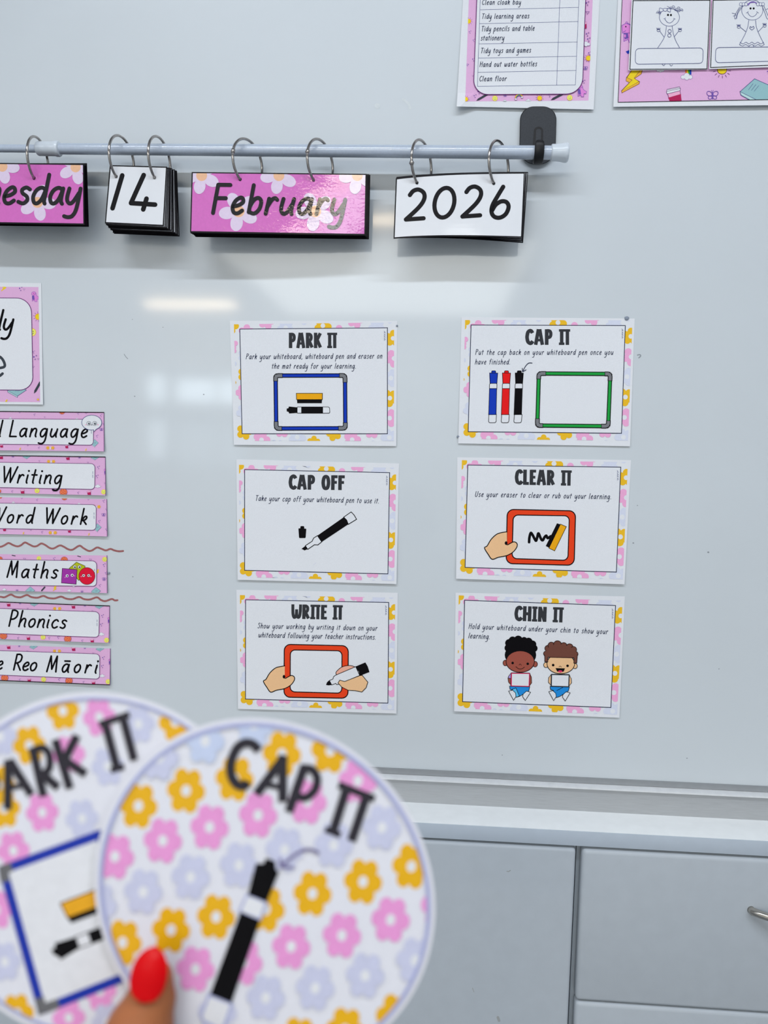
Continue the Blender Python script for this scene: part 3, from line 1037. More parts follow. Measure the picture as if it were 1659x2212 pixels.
def art_capoff(S):
    k = S.ink()
    k.poly(rquad([(641, 668), (712, 672), (706, 756), (647, 756)], [6, 6, 8, 8]), BLACK)
    k.poly(rquad([(659, 649), (693, 649), (694, 680), (658, 680)], [8, 8, 0, 0]), BLACK)
    S.add(k, 'pen_cap_drawing')
    k = S.ink()
    k.poly([(1047, 569), (1114, 522), (1140, 550), (1162, 588), (1088, 633), (1074, 596)], WHT, BLACK, 7)
    k.poly([(812, 735), (778, 756), (764, 785), (703, 825), (725, 857), (785, 816), (815, 818), (850, 790)], WHT, BLACK, 7)
    k.poly([(810, 735), (1047, 569), (1074, 596), (1088, 633), (850, 791)], BLACK)
    k.poly([(669, 852), (704, 826), (720, 856), (697, 867)], BLACK)
    k.line([(772, 1000), (784, 990), (801, 976)], 2.5, LIL)
    S.add(k, 'marker_drawing')


def red_board(k, outer, inner):
    k.poly(rquad(outer, 55), ORG, BLACK, 9)
    k.poly(rquad(inner, 42), WHT, BLACK, 9)


def left_hand(k, dx, dy):
    h = [(303, 825), (325, 806), (360, 752), (415, 705), (494, 686), (494, 770), (500, 797), (540, 776), (566, 774), (581, 790), (576, 820), (540, 862), (490, 892), (420, 906), (368, 921), (335, 880)]
    k.poly([(x + dx, y + dy) for x, y in h], SKIN1)
    k.line([(x + dx, y + dy) for x, y in ((494, 686), (415, 703), (360, 750), (326, 806), (303, 825), (335, 880), (368, 921), (420, 904), (490, 890), (545, 860), (577, 820), (581, 790), (564, 774), (540, 776), (500, 797), (488, 786))], 8, BLACK, smooth=4)
    k.ell(487 + dx, 783 + dy, 12, 16, BLACK)


def art_clear(S):
    k = S.ink()
    red_board(k, [(497, 495), (1080, 508), (1067, 972), (487, 957)], [(548, 543), (1027, 550), (1014, 930), (537, 915)])
    k.line([(683, 775), (686, 735), (697, 697), (712, 712), (740, 762), (752, 735), (763, 700), (785, 748), (800, 758), (815, 732), (830, 720), (842, 740), (868, 724)], 23, BLACK, smooth=5)
    S.add(k, 'whiteboard_drawing')
    k = S.ink()
    k.poly([(921, 614), (952, 623), (856, 824), (825, 808)], BLACK)
    k.poly([(951, 621), (1001, 643), (901, 849), (852, 826)], ERY, BLACK, 5)
    S.add(k, 'eraser_drawing')
    k = S.ink()
    left_hand(k, 0, 0)
    S.add(k, 'hand_drawing')


def art_write(S):
    k = S.ink()
    red_board(k, [(515, 547), (1088, 560), (1085, 1030), (512, 1020)], [(569, 597), (1032, 605), (1030, 985), (567, 972)])
    S.add(k, 'whiteboard_drawing')
    k = S.ink()
    left_hand(k, 25, 54)
    S.add(k, 'hand_drawing')
    k = S.ink()
    k.poly([(978, 812), (1005, 768), (1050, 743), (1110, 738), (1160, 758), (1168, 800), (1060, 850)], SKIN1B, BLACK, 6, smooth=4)
    S.add(k, 'hand_drawing')
    k = S.ink()
    k.poly([(958, 835), (978, 822), (1155, 747), (1190, 826), (1058, 880), (1000, 905), (985, 908), (975, 897), (940, 911), (918, 872), (950, 858)], WHT, BLACK, 6)
    k.poly([(1155, 745), (1241, 709), (1262, 745), (1278, 795), (1191, 829), (1180, 785)], BLACK)
    k.poly([(888, 911), (898, 886), (918, 868), (930, 885), (940, 911), (912, 915)], BLACK)
    S.add(k, 'marker_drawing')
    k = S.ink()
    k.poly([(1192, 827), (1212, 824), (1240, 858), (1263, 886), (1248, 935), (1210, 974), (1150, 962), (1085, 958), (1030, 930), (996, 893), (1012, 868), (1055, 880), (1120, 855)], SKIN1, BLACK, 6)
    S.add(k, 'hand_drawing')


def art_chin(S):
    k = S.ink()                                           # child with dark curls
    k.ell(520, 680, 20, 24, SKIN2, BLACK, 5); k.ell(774, 690, 20, 24, SKIN2, BLACK, 5)
    k.ell(649, 612, 134, 100, BLACK)
    for (x, y, r) in ((545, 552, 32), (552, 510, 34), (582, 488, 34), (630, 482, 36), (680, 486, 28), (718, 498, 34), (752, 520, 32), (764, 555, 31), (650, 545, 80)):
        k.ell(x, y, r, r, BLACK)
    k.ell(647, 668, 121, 92, SKIN2, BLACK, 6)
    for x, y in ((582, 680), (711, 687)): k.ell(x, y, 11, 11, BLACK)
    k.line([(637, 698), (646, 689), (657, 700)], 4, BLACK, smooth=4)
    k.line([(610, 712), (632, 729), (660, 730), (683, 715)], 5, BLACK, smooth=4)
    k.poly([(570, 765), (548, 795), (543, 812), (548, 845), (570, 870)], SKIN2, BLACK, 5)
    k.poly([(568, 766), (549, 792), (543, 808), (568, 814)], VIO, BLACK, 5)
    k.poly([(728, 768), (742, 800), (744, 850), (726, 876)], SKIN2, BLACK, 5)
    k.poly([(556, 878), (728, 884), (720, 918), (640, 965), (612, 972), (590, 915), (560, 905)], JEAN, BLACK, 5)
    k.poly([(578, 905), (610, 893), (640, 962), (612, 972)], JEAN2, BLACK, 5)
    k.poly([(548, 920), (582, 912), (606, 935), (610, 968), (590, 998)], WHT, BLACK, 5)
    k.poly([(735, 930), (700, 920), (672, 945), (668, 968), (690, 1000)], WHT, BLACK, 5)
    k.poly(rquad([(568, 763), (731, 766), (726, 884), (565, 880)], 6), MAG, BLACK, 4)
    k.poly([(577, 772), (722, 774), (718, 876), (575, 872)], WHT)
    S.add(k, 'child_drawing', 'drawing of a child with dark curly hair')
    k = S.ink()                                           # child with brown curls
    k.ell(866, 697, 19, 22, SKIN1, BLACK, 5); k.ell(1115, 706, 19, 22, SKIN1, BLACK, 5)
    k.ell(993, 686, 118, 86, SKIN1, BLACK, 6)
    for (x, y, r) in ((868, 600, 22), (882, 555, 25), (912, 530, 28), (965, 524, 34), (1018, 534, 28), (1068, 546, 30), (1102, 566, 26), (1118, 604, 22)):
        k.ell(x, y, r, r, HAIRB, BLACK, 5)
    k.poly([(853, 600), (882, 552), (930, 526), (1000, 520), (1068, 540), (1115, 570), (1135, 605), (1130, 680), (1104, 682), (1106, 637), (884, 631), (882, 671), (856, 668)], HAIRB)
    k.line([(856, 612), (856, 668), (882, 671), (884, 631), (1106, 637), (1104, 682), (1130, 680), (1135, 610)], 5, BLACK)
    for x, y in ((928, 698), (1051, 704)): k.ell(x, y, 11, 11, BLACK)
    k.line([(978, 714), (988, 706), (998, 715)], 4, BLACK, smooth=4)
    k.poly([(948, 724), (1029, 726), (1018, 752), (990, 763), (962, 752)], BLACK)
    k.ell(988, 752, 18, 9, MAG)
    k.poly([(912, 778), (890, 805), (888, 845), (912, 872)], SKIN1, BLACK, 5)
    k.poly([(1065, 780), (1082, 815), (1084, 850), (1062, 878)], SKIN1, BLACK, 5)
    k.poly([(902, 880), (1066, 884), (1058, 918), (985, 965), (952, 975), (930, 915), (905, 905)], JEAN, BLACK, 5)
    k.line([(960, 915), (1010, 888)], 5, BLACK)
    k.poly([(891, 925), (925, 916), (950, 940), (954, 968), (932, 1000)], WHT, BLACK, 5)
    k.poly([(1072, 935), (1038, 926), (1012, 950), (1008, 972), (1031, 1004)], WHT, BLACK, 5)
    k.poly(rquad([(910, 775), (1068, 778), (1063, 886), (908, 882)], 6), DGRY, BLACK, 4)
    k.poly([(919, 783), (1060, 786), (1056, 878), (917, 874)], WHT)
    S.add(k, 'child_drawing', 'drawing of a child with brown curly hair')


card('floral card titled PARK IT with a blue framed whiteboard, top of the left column', (480, 670), 4.1475, [(68, 95), (1568, 97), (1560, 1218), (105, 1207)], P1,
     'PARK IT', (597, 340), (1030, 340), 138, [('Park your whiteboard, whiteboard pen and eraser on', (213, 438), (1430, 432), ), ('the mat ready for your learning.', (443, 523), (1195, 522))], art_park, lift=0.0014, wave=0.0010, freq=1.5)
card('floral card titled CAP IT with blue, red and black pens, top of the right column', (980, 670), 4.0463, [(69, 61), (1582, 73), (1542, 1190), (40, 1165)], [(152, 130), (1500, 135), (1467, 1076), (127, 1062)],
     'CAP IT', (625, 303), (1018, 304), 137, [('Put the cap back on your whiteboard pen once you', (190, 389), (1390, 389)), ('have finished.', (187, 473), (490, 473))], art_cap, lift=0.0014, wave=0.0008, freq=1.0)
card('floral card titled CAP OFF with an uncapped black pen, middle of the left column', (490, 980), 4.1475, [(85, 50), (1543, 88), (1520, 1168), (97, 1130)], [(160, 143), (1458, 170), (1443, 1077), (160, 1045)],
     'CAP OFF', (552, 320), (1055, 327), 132, [('Take your cap off your whiteboard pen to use it.', (255, 421), (1360, 444))], art_capoff, lift=0.0022, wave=0.0006, freq=1.0, ph=1.5)
card('floral card titled CLEAR IT with a hand, red board and eraser', (970, 975), 3.95, [(70, 50), (1553, 75), (1497, 1135), (60, 1087)], [(160, 117), (1465, 135), (1428, 1030), (137, 990)],
     'CLEAR IT', (560, 284), (1045, 293), 130, [('Use your eraser to clear or rub out your learning.', (222, 386), (1380, 407))], art_clear, lift=0.0016, wave=0.0014, freq=1.2, ph=.8)
card('floral card titled WRITE IT with two hands and a red board', (490, 1260), 4.1475, [(85, 57), (1532, 85), (1520, 1167), (100, 1125)], [(168, 148), (1450, 172), (1443, 1073), (167, 1037)],
     'WRITE IT', (578, 318), (1037, 327), 130, [('Show your working by writing it down on your', (275, 402), (1343, 424)), ('whiteboard following your teacher instructions.', (282, 484), (1330, 504))], art_write, lift=0.0018, wave=0.0010, freq=1.6)
card('floral card titled CHIN IT with two sitting children, bottom right', (960, 1260), 3.95, [(95, 80), (1540, 112), (1493, 1147), (83, 1092)], [(172, 145), (1460, 190), (1420, 1060), (155, 1010)],
     'CHIN IT', (595, 320), (1015, 335), 128, [('Hold your whiteboard under your chin to show your', (207, 387), (1390, 433)), ('learning.', (205, 467), (383, 476))], art_chin, lift=0.0020, wave=0.0006, freq=.8,
     corner=lambda u, v: 0.004 * max(0, v - .5) * max(0, .7 - u))

# lumps of putty peeking from behind the cards
putty = mat('grey putty', (0.27, 0.31, 0.38), rough=0.8)
for (x, y, r, lab) in ((857.5, 703.5, 1.9, 'blue grey putty lump beside the top right corner of the PARK IT card'), (990, 943, 3.0, 'grey putty lump beside the bottom left corner of the CAP IT card'),
                       (235, 1238, 2.6, 'grey putty lump at the right end of the Maths strip'), (1354, 687.5, 4.2, 'grey putty smear on the top right corner of the CAP IT card')):
    bm = bmesh.new()
    bmesh.ops.create_icosphere(bm, subdivisions=2, radius=1)
    c = at(x, y, -0.0012)
    for v in bm.verts: v.co = Vector((v.co.x * r * .75e-3 * random.uniform(.85, 1.1), v.co.y * .0012, v.co.z * r * .6e-3)) + c
    tag(from_bm('putty_lump', bm, putty, loc=c, smooth=True), lab, 'putty')

# ---- timetable strips
STRIPS = 'timetable word strips'
C7, C8 = (0, 870), (0, 1160)
ZS = 5.184


def strip(label, o, quad, panel, words, xh, doodles, extra=None, black_top=False, black_bottom=False, **kw):
    S = Sheet('word_strip', label, 'word strip', o, ZS, quad, group=STRIPS, nx=14, ny=5, **kw)
    k = S.ink(clip=quad)
    k.poly(quad, PINKB)
    for d in doodles: getattr(k, d[0])(*d[1:])
    S.add(k, 'pink_border')
    k = S.ink()
    k.poly(rquad(panel, [20, 48, 42, 20]), WHT, PURL, 6)
    k.line([quad[1], quad[2]], 5, PURL)
    if black_top: k.line([quad[0], quad[1]], 9, BLACK)
    if black_bottom: k.line([quad[3], quad[2]], 9, BLACK)
    for i in range(8):
        if i == 3: continue
        k.line([(panel[1][0] - 28, panel[1][1] + 90 + i * 9), (panel[1][0] - 22, panel[1][1] + 94 + i * 9)], 4, LINEI)
    S.add(k, 'text_panel')
    k = S.ink()
    for (t, A, B) in words: k.hand(t, A, B, xh, 19.5, BLACK, asc=1.18, slant=.15)
    S.add(k, 'word')
    if extra: extra(S)


def bubble(S):
    k = S.ink()
    k.poly([(1045, 295), (1085, 290), (1052, 323)], WHT, LINEI, 5)
    k.ell(1027, 222, 112, 83, WHT, LINEI, 6)
    k.poly([(1040, 285), (1085, 280), (1060, 312)], WHT)
    for x in (995, 1061):
        k.ell(x, 232, 23, 24, WHT, DGRY, 4); k.ell(x + 3, 234, 12, 13, DGRY); k.ell(x + 5, 230, 4, 4, WHT, n=8)
    k.ell(1028, 248, 8, 5, DGRY, n=10)
    k.ell(962, 246, 8, 7, CUPP, n=10); k.ell(1096, 246, 8, 7, CUPP, n=10)
    S.add(k, 'speech_bubble_drawing')


def shapes(S):
    k = S.ink()
    k.poly([(856, 282), (952, 325), (940, 455), (880, 486), (775, 350)], LIME, BLACK, 5)
    for x in (837, 889):
        k.ell(x, 335, 18, 18, WHT, BLACK, 3); k.ell(x + 2, 338, 9, 9, BLACK, n=10)
    k.line([(855, 347), (864, 352), (873, 347)], 3, BLACK)
    S.add(k, 'pentagon_drawing', 'lime green pentagon drawing')
    k = S.ink()
    k.poly([(697, 352), (863, 365), (852, 528), (688, 514)], MPUR, BLACK, 5)
    for x, y in ((752, 435), (808, 428)):
        k.ell(x, y, 16, 16, WHT); k.ell(x + 2, y + 1, 8, 8, BLACK, n=10)
    k.ell(729, 452, 6, 5, CUPP, n=8); k.ell(834, 435, 6, 5, CUPP, n=8)
    S.add(k, 'square_drawing', 'purple square drawing')
    k = S.ink()
    k.ell(973, 437, 90, 95, CRIM, BLACK, 4, n=40)
    for x in (936, 993):
        k.ell(x, 431, 17, 17, WHT, BLACK, 3); k.ell(x, 431, 8, 8, HAIRB, n=10)
    k.ell(910, 443, 6, 6, CUPP, n=8); k.ell(1018, 443, 6, 6, CUPP, n=8)
    S.add(k, 'circle_drawing', 'red circle drawing')


strip('pink word strip reading Language with a speech bubble face', C7, [(-330, 94), (1163, 108), (1165, 545), (-330, 530)], [(-250, 178), (1048, 187), (1045, 475), (-250, 461)],
      [('al', (-150, 373), (6, 376)), ('Language', (108, 377), (968, 387))], 92,
      [('cookie', 695, 100, 32), ('tri', 220, 103, 14), ('tri', 965, 112, 14), ('cloud', 115, 172, 14), ('cloud', 860, 182, 14), ('dots', 1125, 140, 5), ('dots', 1080, 370, 5), ('butterfly', 1135, 300, 22), ('book', 1060, 450, 42, 40),
       ('dots', 1155, 235, 4), ('stars', 563, 505, 24), ('cup', 745, 485, 18, 24), ('bolt', 225, 518, 14), ('bolt', 962, 528, 14), ('dots', 380, 130, 4), ('dots', 870, 120, 4), ('tri', 500, 160, 8), ('cup', 15, 480, 18, 20), ('tri', 310, 476, 10), ('dots', 430, 500, 4)],
      bubble, black_top=True, lift=0.0022, wave=0.0012, freq=1.1)
strip('pink word strip reading Writing', C7, [(-330, 586), (1178, 607), (1183, 1038), (-330, 1005)], [(-250, 664), (1064, 682), (1060, 970), (-250, 944)],
      [('Writing', (14, 893), (680, 906))], 92,
      [('cup', 12, 605, 22, 26), ('book', 300, 600, 45, 26), ('cup', 758, 615, 22, 26), ('book', 1065, 612, 45, 26), ('stars', 572, 658, 24), ('butterfly', 890, 612, 18), ('butterfly', 145, 600, 18), ('dots', 1095, 720, 6), ('dots', 1080, 820, 6),
       ('critter', 1185, 775, 40), ('cloud', 1095, 935, 26), ('smiley', 1160, 998, 26), ('smiley', 415, 985, 26), ('cookie', 710, 1000, 42), ('cup', 250, 992, 22, 26), ('cup', 995, 1005, 22, 26), ('dots', 130, 990, 4), ('dots', 870, 1005, 4), ('dots', 590, 975, 5), ('tri', 440, 650, 9), ('tri', 985, 668, 9), ('cookie', -10, 990, 22), ('tri', 1172, 900, 8)],
      black_top=True, lift=0.0024, wave=0.0014, freq=.9, ph=2.5)
strip('pink word strip reading Word Work', C7, [(-330, 1052), (1195, 1080), (1200, 1497), (-330, 1463)], [(-250, 1120), (1078, 1141), (1074, 1428), (-250, 1404)],
      [('Word', (-108, 1340), (360, 1348)), ('Work', (492, 1352), (965, 1361))], 90,
      [('cookie', 722, 1062, 32), ('cookie', 0, 1050, 26), ('tri', 245, 1066, 12), ('tri', 990, 1078, 12), ('cloud', 150, 1116, 14), ('cloud', 885, 1132, 14), ('dots', 1155, 1098, 5), ('stars', 1080, 1165, 24), ('butterfly', 1160, 1255, 24), ('dots', 1185, 1190, 4), ('dots', 1105, 1325, 5),
       ('book', 1090, 1395, 45, 42), ('stars', 590, 1455, 24), ('cup', 775, 1432, 18, 22), ('cup', 48, 1415, 18, 22), ('bolt', 262, 1462, 14), ('bolt', 995, 1475, 14), ('tri', 345, 1424, 10), ('dots', 410, 1085, 4), ('dots', 1185, 1415, 5), ('dots', 465, 1445, 4)],
      lift=0.0024, wave=0.0012, freq=1.2, ph=.5)
strip('pink word strip reading Maths with three shape drawings', C8, [(-330, 188), (1197, 207), (1200, 628), (-330, 594)], [(-250, 247), (1083, 269), (1080, 552), (-250, 534)],
      [('Maths', (78, 450), (632, 461))], 93,
      [('pen', 128, 203, 170, 212, 10), ('pen', 862, 212, 902, 222, 10), ('smiley', 435, 240, 24), ('cookie', 720, 256, 38), ('cookie', 0, 245, 28), ('tri', 275, 245, 14), ('tri', 1012, 254, 14), ('smiley', 1172, 250, 26), ('dots', 1158, 310, 6), ('dots', 600, 238, 5), ('bolt', 1092, 390, 26), ('dots', 1180, 400, 5),
       ('butterfly', 1165, 472, 24), ('dots', 1112, 540, 5), ('book', 338, 598, 52, 42), ('pen', 460, 608, 500, 562, 16), ('bolt', 615, 575, 30), ('book', 1075, 604, 52, 40), ('cloud', 775, 600, 18), ('cloud', 48, 588, 18), ('butterfly', 918, 612, 16), ('butterfly', 190, 600, 16), ('cloud', 825, 555, 10)],
      shapes, lift=0.0022, wave=0.0016, freq=.9, ph=.3)
strip('pink word strip reading Phonics', C8, [(-330, 715), (1227, 772), (1220, 1187), (-330, 1130)], [(-250, 792), (1112, 838), (1106, 1124), (-250, 1072)],
      [('Phonics', (98, 998), (728, 1023))], 92,
      [('cup', 95, 752, 22, 26), ('book', 385, 748, 46, 26), ('cup', 820, 775, 22, 26), ('book', 1112, 775, 46, 26), ('butterfly', 225, 742, 16), ('butterfly', 950, 768, 16), ('stars', 640, 802, 24), ('dots', 1140, 880, 6), ('dots', 1128, 978, 6), ('critter', 1225, 935, 40), ('cloud', 1135, 1088, 26),
       ('smiley', 1193, 1155, 26), ('smiley', 482, 1122, 26), ('cookie', 758, 1140, 40), ('cookie', 38, 1108, 40), ('cup', 315, 1128, 20, 24), ('cup', 1030, 1160, 20, 24), ('dots', 645, 1120, 5), ('dots', 198, 1128, 4), ('tri', 310, 800, 9), ('tri', 1035, 828, 9), ('dots', 545, 1128, 4), ('dots', 915, 1158, 4)],
      black_top=True, lift=0.0026, wave=0.0016, freq=.9, ph=3.2)
strip('pink word strip reading Te Reo Māori, lowest of the column', C8, [(-330, 1195), (1235, 1250), (1230, 1657), (-330, 1592)], [(-250, 1264), (1118, 1310), (1114, 1592), (-250, 1535)],
      [('Te', (-200, 1474), (20, 1482)), ('Reo', (150, 1488), (400, 1498)), ('Māori', (522, 1507), (1078, 1524))], 90,
      [('cup', 95, 1228, 22, 26), ('book', 375, 1228, 46, 26), ('cup', 822, 1250, 22, 26), ('book', 1120, 1252, 46, 26), ('butterfly', 215, 1222, 14), ('butterfly', 950, 1244, 14), ('stars', 638, 1278, 24), ('dots', 1150, 1350, 6), ('dots', 1138, 1445, 6), ('critter', 1235, 1400, 38), ('cloud', 1145, 1555, 24),
       ('smiley', 1210, 1620, 26), ('smiley', 488, 1595, 26), ('cookie', 772, 1610, 40), ('cookie', 52, 1578, 40), ('cup', 325, 1600, 20, 22), ('cup', 1045, 1630, 20, 22), ('dots', 655, 1592, 5), ('tri', 305, 1278, 9), ('tri', 1045, 1302, 9), ('dots', 215, 1595, 4), ('dots', 930, 1622, 4)],
      black_bottom=True, lift=0.0022, wave=0.0012, freq=1.0, ph=1.2)

# ---- pink poster at the left edge
S = Sheet('title_poster', 'pink bordered poster at the left edge with large handwriting ending in ly', 'poster', (0, 590), ZS, [(-760, 96), (462, 112), (482, 1473), (-760, 1462)], lift=0.0016, wave=0.001, freq=1, nx=8, ny=8)
pk = [(-700, 148), (430, 156), (450, 1444), (-700, 1436)]
k = S.ink(clip=pk)
k.poly(pk, PINKB)
for d in (('bolt', 45, 160, 44), ('dots', 220, 170, 8), ('tri', 270, 182, 12), ('critter', 385, 265, 62), ('sun', 428, 488, 34), ('smiley', 360, 662, 42), ('dots', 380, 938, 9), ('tri', 428, 962, 11), ('tri', 375, 1048, 12), ('dots', 372, 880, 5), ('book', 190, 1310, 105, 66), ('pen', 380, 1348, 450, 1225, 26), ('bolt', 70, 1440, 24), ('sun', 425, 1415, 10)):
    getattr(k, d[0])(*d[1:])
S.add(k, 'pink_border')
k = S.ink()
k.poly(rquad([(-600, 272), (350, 280), (370, 1310), (-600, 1304)], [20, 165, 150, 20], n=10), WHT, PURL, 8)
S.add(k, 'text_panel')
k = S.ink()
k.hand('ily', (-70, 632), (128, 636), 122, 27, BLACK, asc=1.0, slant=.16)
k.line([(-130, 1075), (0, 1062), (52, 1042), (40, 985), (0, 938), (-60, 925), (-130, 975), (-150, 1060), (-120, 1140), (-50, 1168), (0, 1148), (28, 1125)], 30, DGRY, smooth=6)
S.add(k, 'lettering')

# ---- checklist poster, top right
S = Sheet('checklist_poster', 'pink bordered checklist poster of tidying jobs above the rod', 'poster', (960, 0), 4.74, [(226, -600), (1623, -600), (1528, 1121), (125, 1090)], lift=0.003, wave=0.0006, freq=.7, nx=8, ny=10,
          corner=lambda u, v: 0.007 * max(0, v - .93) / .07 * max(0, .10 - u) / .10)
pk = [(268, -520), (1540, -520), (1475, 1029), (213, 1038)]
k = S.ink(clip=pk)
k.poly(pk, PINKB)
for d in (('sun', 248, 217, 24), ('dots', 295, 410, 5), ('dots', 255, 325, 5), ('tri', 235, 662, 14, INDG), ('dots', 290, 605, 6), ('tri', 290, 778, 8), ('dots', 345, 938, 7), ('dots', 305, 980, 6), ('sun', 220, 1015, 22), ('pen', 325, 1032, 440, 965, 22), ('smiley', 517, 1007, 26), ('butterfly', 622, 975, 22), ('cloud', 860, 1030, 22),
          ('sun', 975, 1005, 24), ('pen', 1088, 1025, 1210, 962, 22), ('smiley', 1283, 1000, 27), ('critter', 1395, 930, 68), ('dots', 1420, 830, 6), ('butterfly', 1443, 698, 26), ('sun', 1475, 595, 26), ('dots', 1478, 540, 6), ('cloud', 1450, 450, 34), ('dots', 1455, 345, 7), ('dots', 1468, 398, 7), ('tri', 1465, 125, 18), ('dots', 1455, 28, 7), ('cup', 1442, 250, 14, 40), ('dots', 1070, 968, 6), ('cloud', 620, 1032, 14)):
    getattr(k, d[0])(*d[1:])
for i, m in enumerate((COOK, SUNY, GREEN, INDG)):
    r = 42 - i * 5
    k.line([(765 + r * cos(a), 1005 - r * 1.0 * sin(a)) for a in [pi * (.08 + .92 * t / 10) for t in range(11)]], 5, m)
k.ell(732, 1015, 12, 9, WHT, DOOD, 2); k.ell(795, 995, 12, 9, WHT, DOOD, 2)
S.add(k, 'pink_border')
k = S.ink()
k.poly(rquad([(350, -480), (1462, -480), (1412, 962), (296, 968)], [120, 120, 165, 150], n=10), WHT, PURL, 8)
S.add(k, 'text_panel')
k = S.ink()
for a, b in (((383, -500), (338, 884)), ((1201, -500), (1149, 869)), ((1398, -500), (1341, 869))): k.line([a, b], 4, LINEI)
for a, b in (((370, -50), (1378, -72)), ((364, 100), (1374, 76)), ((358, 243), (1368, 221)), ((354, 450), (1361, 430)), ((348, 595), (1354, 576)), ((343, 741), (1348, 721)), ((338, 884), (1341, 869))): k.line([a, b], 4, LINEI)
S.add(k, 'table_lines')
k = S.ink(step=4e-7)
for t, A, B in (('Clean cloak bay', (385, 48), (778, 45)), ('Tidy learning areas', (383, 192), (864, 186)), ('Tidy pencils and table', (378, 320), (918, 312)), ('stationery', (372, 413), (608, 410)), ('Tidy toys and games', (372, 543), (882, 536)), ('Hand out water bottles', (362, 684), (943, 677)), ('Clean floor', (358, 831), (632, 828))):
    k.hand(t, A, B, 33, 6, NAVY, asc=.68, slant=.16, wf=.70)
S.add(k, 'list_text')

# ---- drawing poster, top right corner, with two cards stuck on it
S = Sheet('backing_poster', 'pink poster with a black frame line behind the children drawing cards, top right', 'poster', (1300, 0), 4.621, [(190, -700), (2700, -760), (2650, 1040), (115, 1066)], lift=0.0030, wave=0.0016, freq=.8, ph=-1.2, nx=10, ny=8)
pk = [(225, -640), (2600, -700), (2560, 980), (160, 1022)]
k = S.ink(clip=pk)
k.poly(pk, PINKB)
k.critter(262, 330, 105)
k.ell(248, 226, 9, 9, PURP, INDG, 4); k.ell(240, 266, 6, 8, BLACK)
k.poly([(200, 255), (240, 232), (285, 250), (285, 330), (205, 330)], PURP, INDG, 5)
k.ell(240, 266, 6, 8, BLACK, n=10); k.line([(215, 318), (228, 315), (238, 305)], 5, INDG)
k.ell(230, 358, 12, 18, PURP, INDG, 4)
k.poly([(240, 515), (285, 495), (285, 530), (258, 538)], BLUE, INDG, 4)
k.poly([(300, 700), (405, 700), (395, 738), (325, 785), (378, 815), (372, 838), (200, 928), (196, 905), (275, 825), (242, 808), (245, 775)], STAR, HAIRB, 5)
k.poly([(300, 700), (385, 700), (322, 780), (372, 815), (200, 908), (302, 798), (250, 776)], SUNY, HAIRB, 4)
for i, m in enumerate((COOK, SUNY, GREEN, BLUE)): k.line([(838 + i * 16, 690), (842 + i * 15, 745)], 15, m, cap='b')
k.cloud(848, 765, 46)
k.cloud(585, 700, 30)
for i in range(7):
    a = pi * (i + .2) / 6.6
    k.line([(1200 + 66 * cos(a), 700 + 56 * sin(a)), (1200 + 88 * cos(a), 700 + 78 * sin(a))], 5, PURL)
k.ell(1200, 697, 47, 42, SUNY, HAIRB, 5)
k.poly([(655, 930), (780, 895), (795, 1010), (680, 1010)], CUPP, PURL, 5)
k.poly([(662, 975), (790, 938), (795, 1012), (680, 1012)], WINE)
k.poly([(645, 920), (652, 892), (775, 866), (786, 888), (780, 905), (652, 938)], WHT, PURL, 5)
k.line([(652, 912), (782, 884)], 4, PURL); k.line([(662, 898), (772, 876)], 3, PURL)
k.butterfly(1105, 950, 62, 6)
k.poly([(1380, 915), (1525, 787), (1850, 930), (1700, 1080)], TEAL, LINEI, 6)
k.poly([(1380, 915), (1700, 1075), (1690, 1110), (1390, 950)], TEAL2, LINEI, 6)
for i in range(3): k.line([(1465 + i * 28, 895 + i * 8), (1510 + i * 28, 835 + i * 10)], 4, LINEI)
k.dots(1655, 712, 6); k.dots(1070, 312, 6)
k.line(pk, 10, BLACK, closed=True)
S.add(k, 'pink_print')


def kid_card(label, quad, frame, draw, **kw):
    S = Sheet('drawing_card', label, 'card', (1300, 0), 4.621, quad, gap=0.0042, group='children drawing cards on the pink poster', **kw)
    k = S.ink()
    k.line(frame, 8, BLACK, closed=True)
    S.add(k, 'frame_line')
    k = S.ink()
    draw(k)
    S.add(k, 'child_drawing')


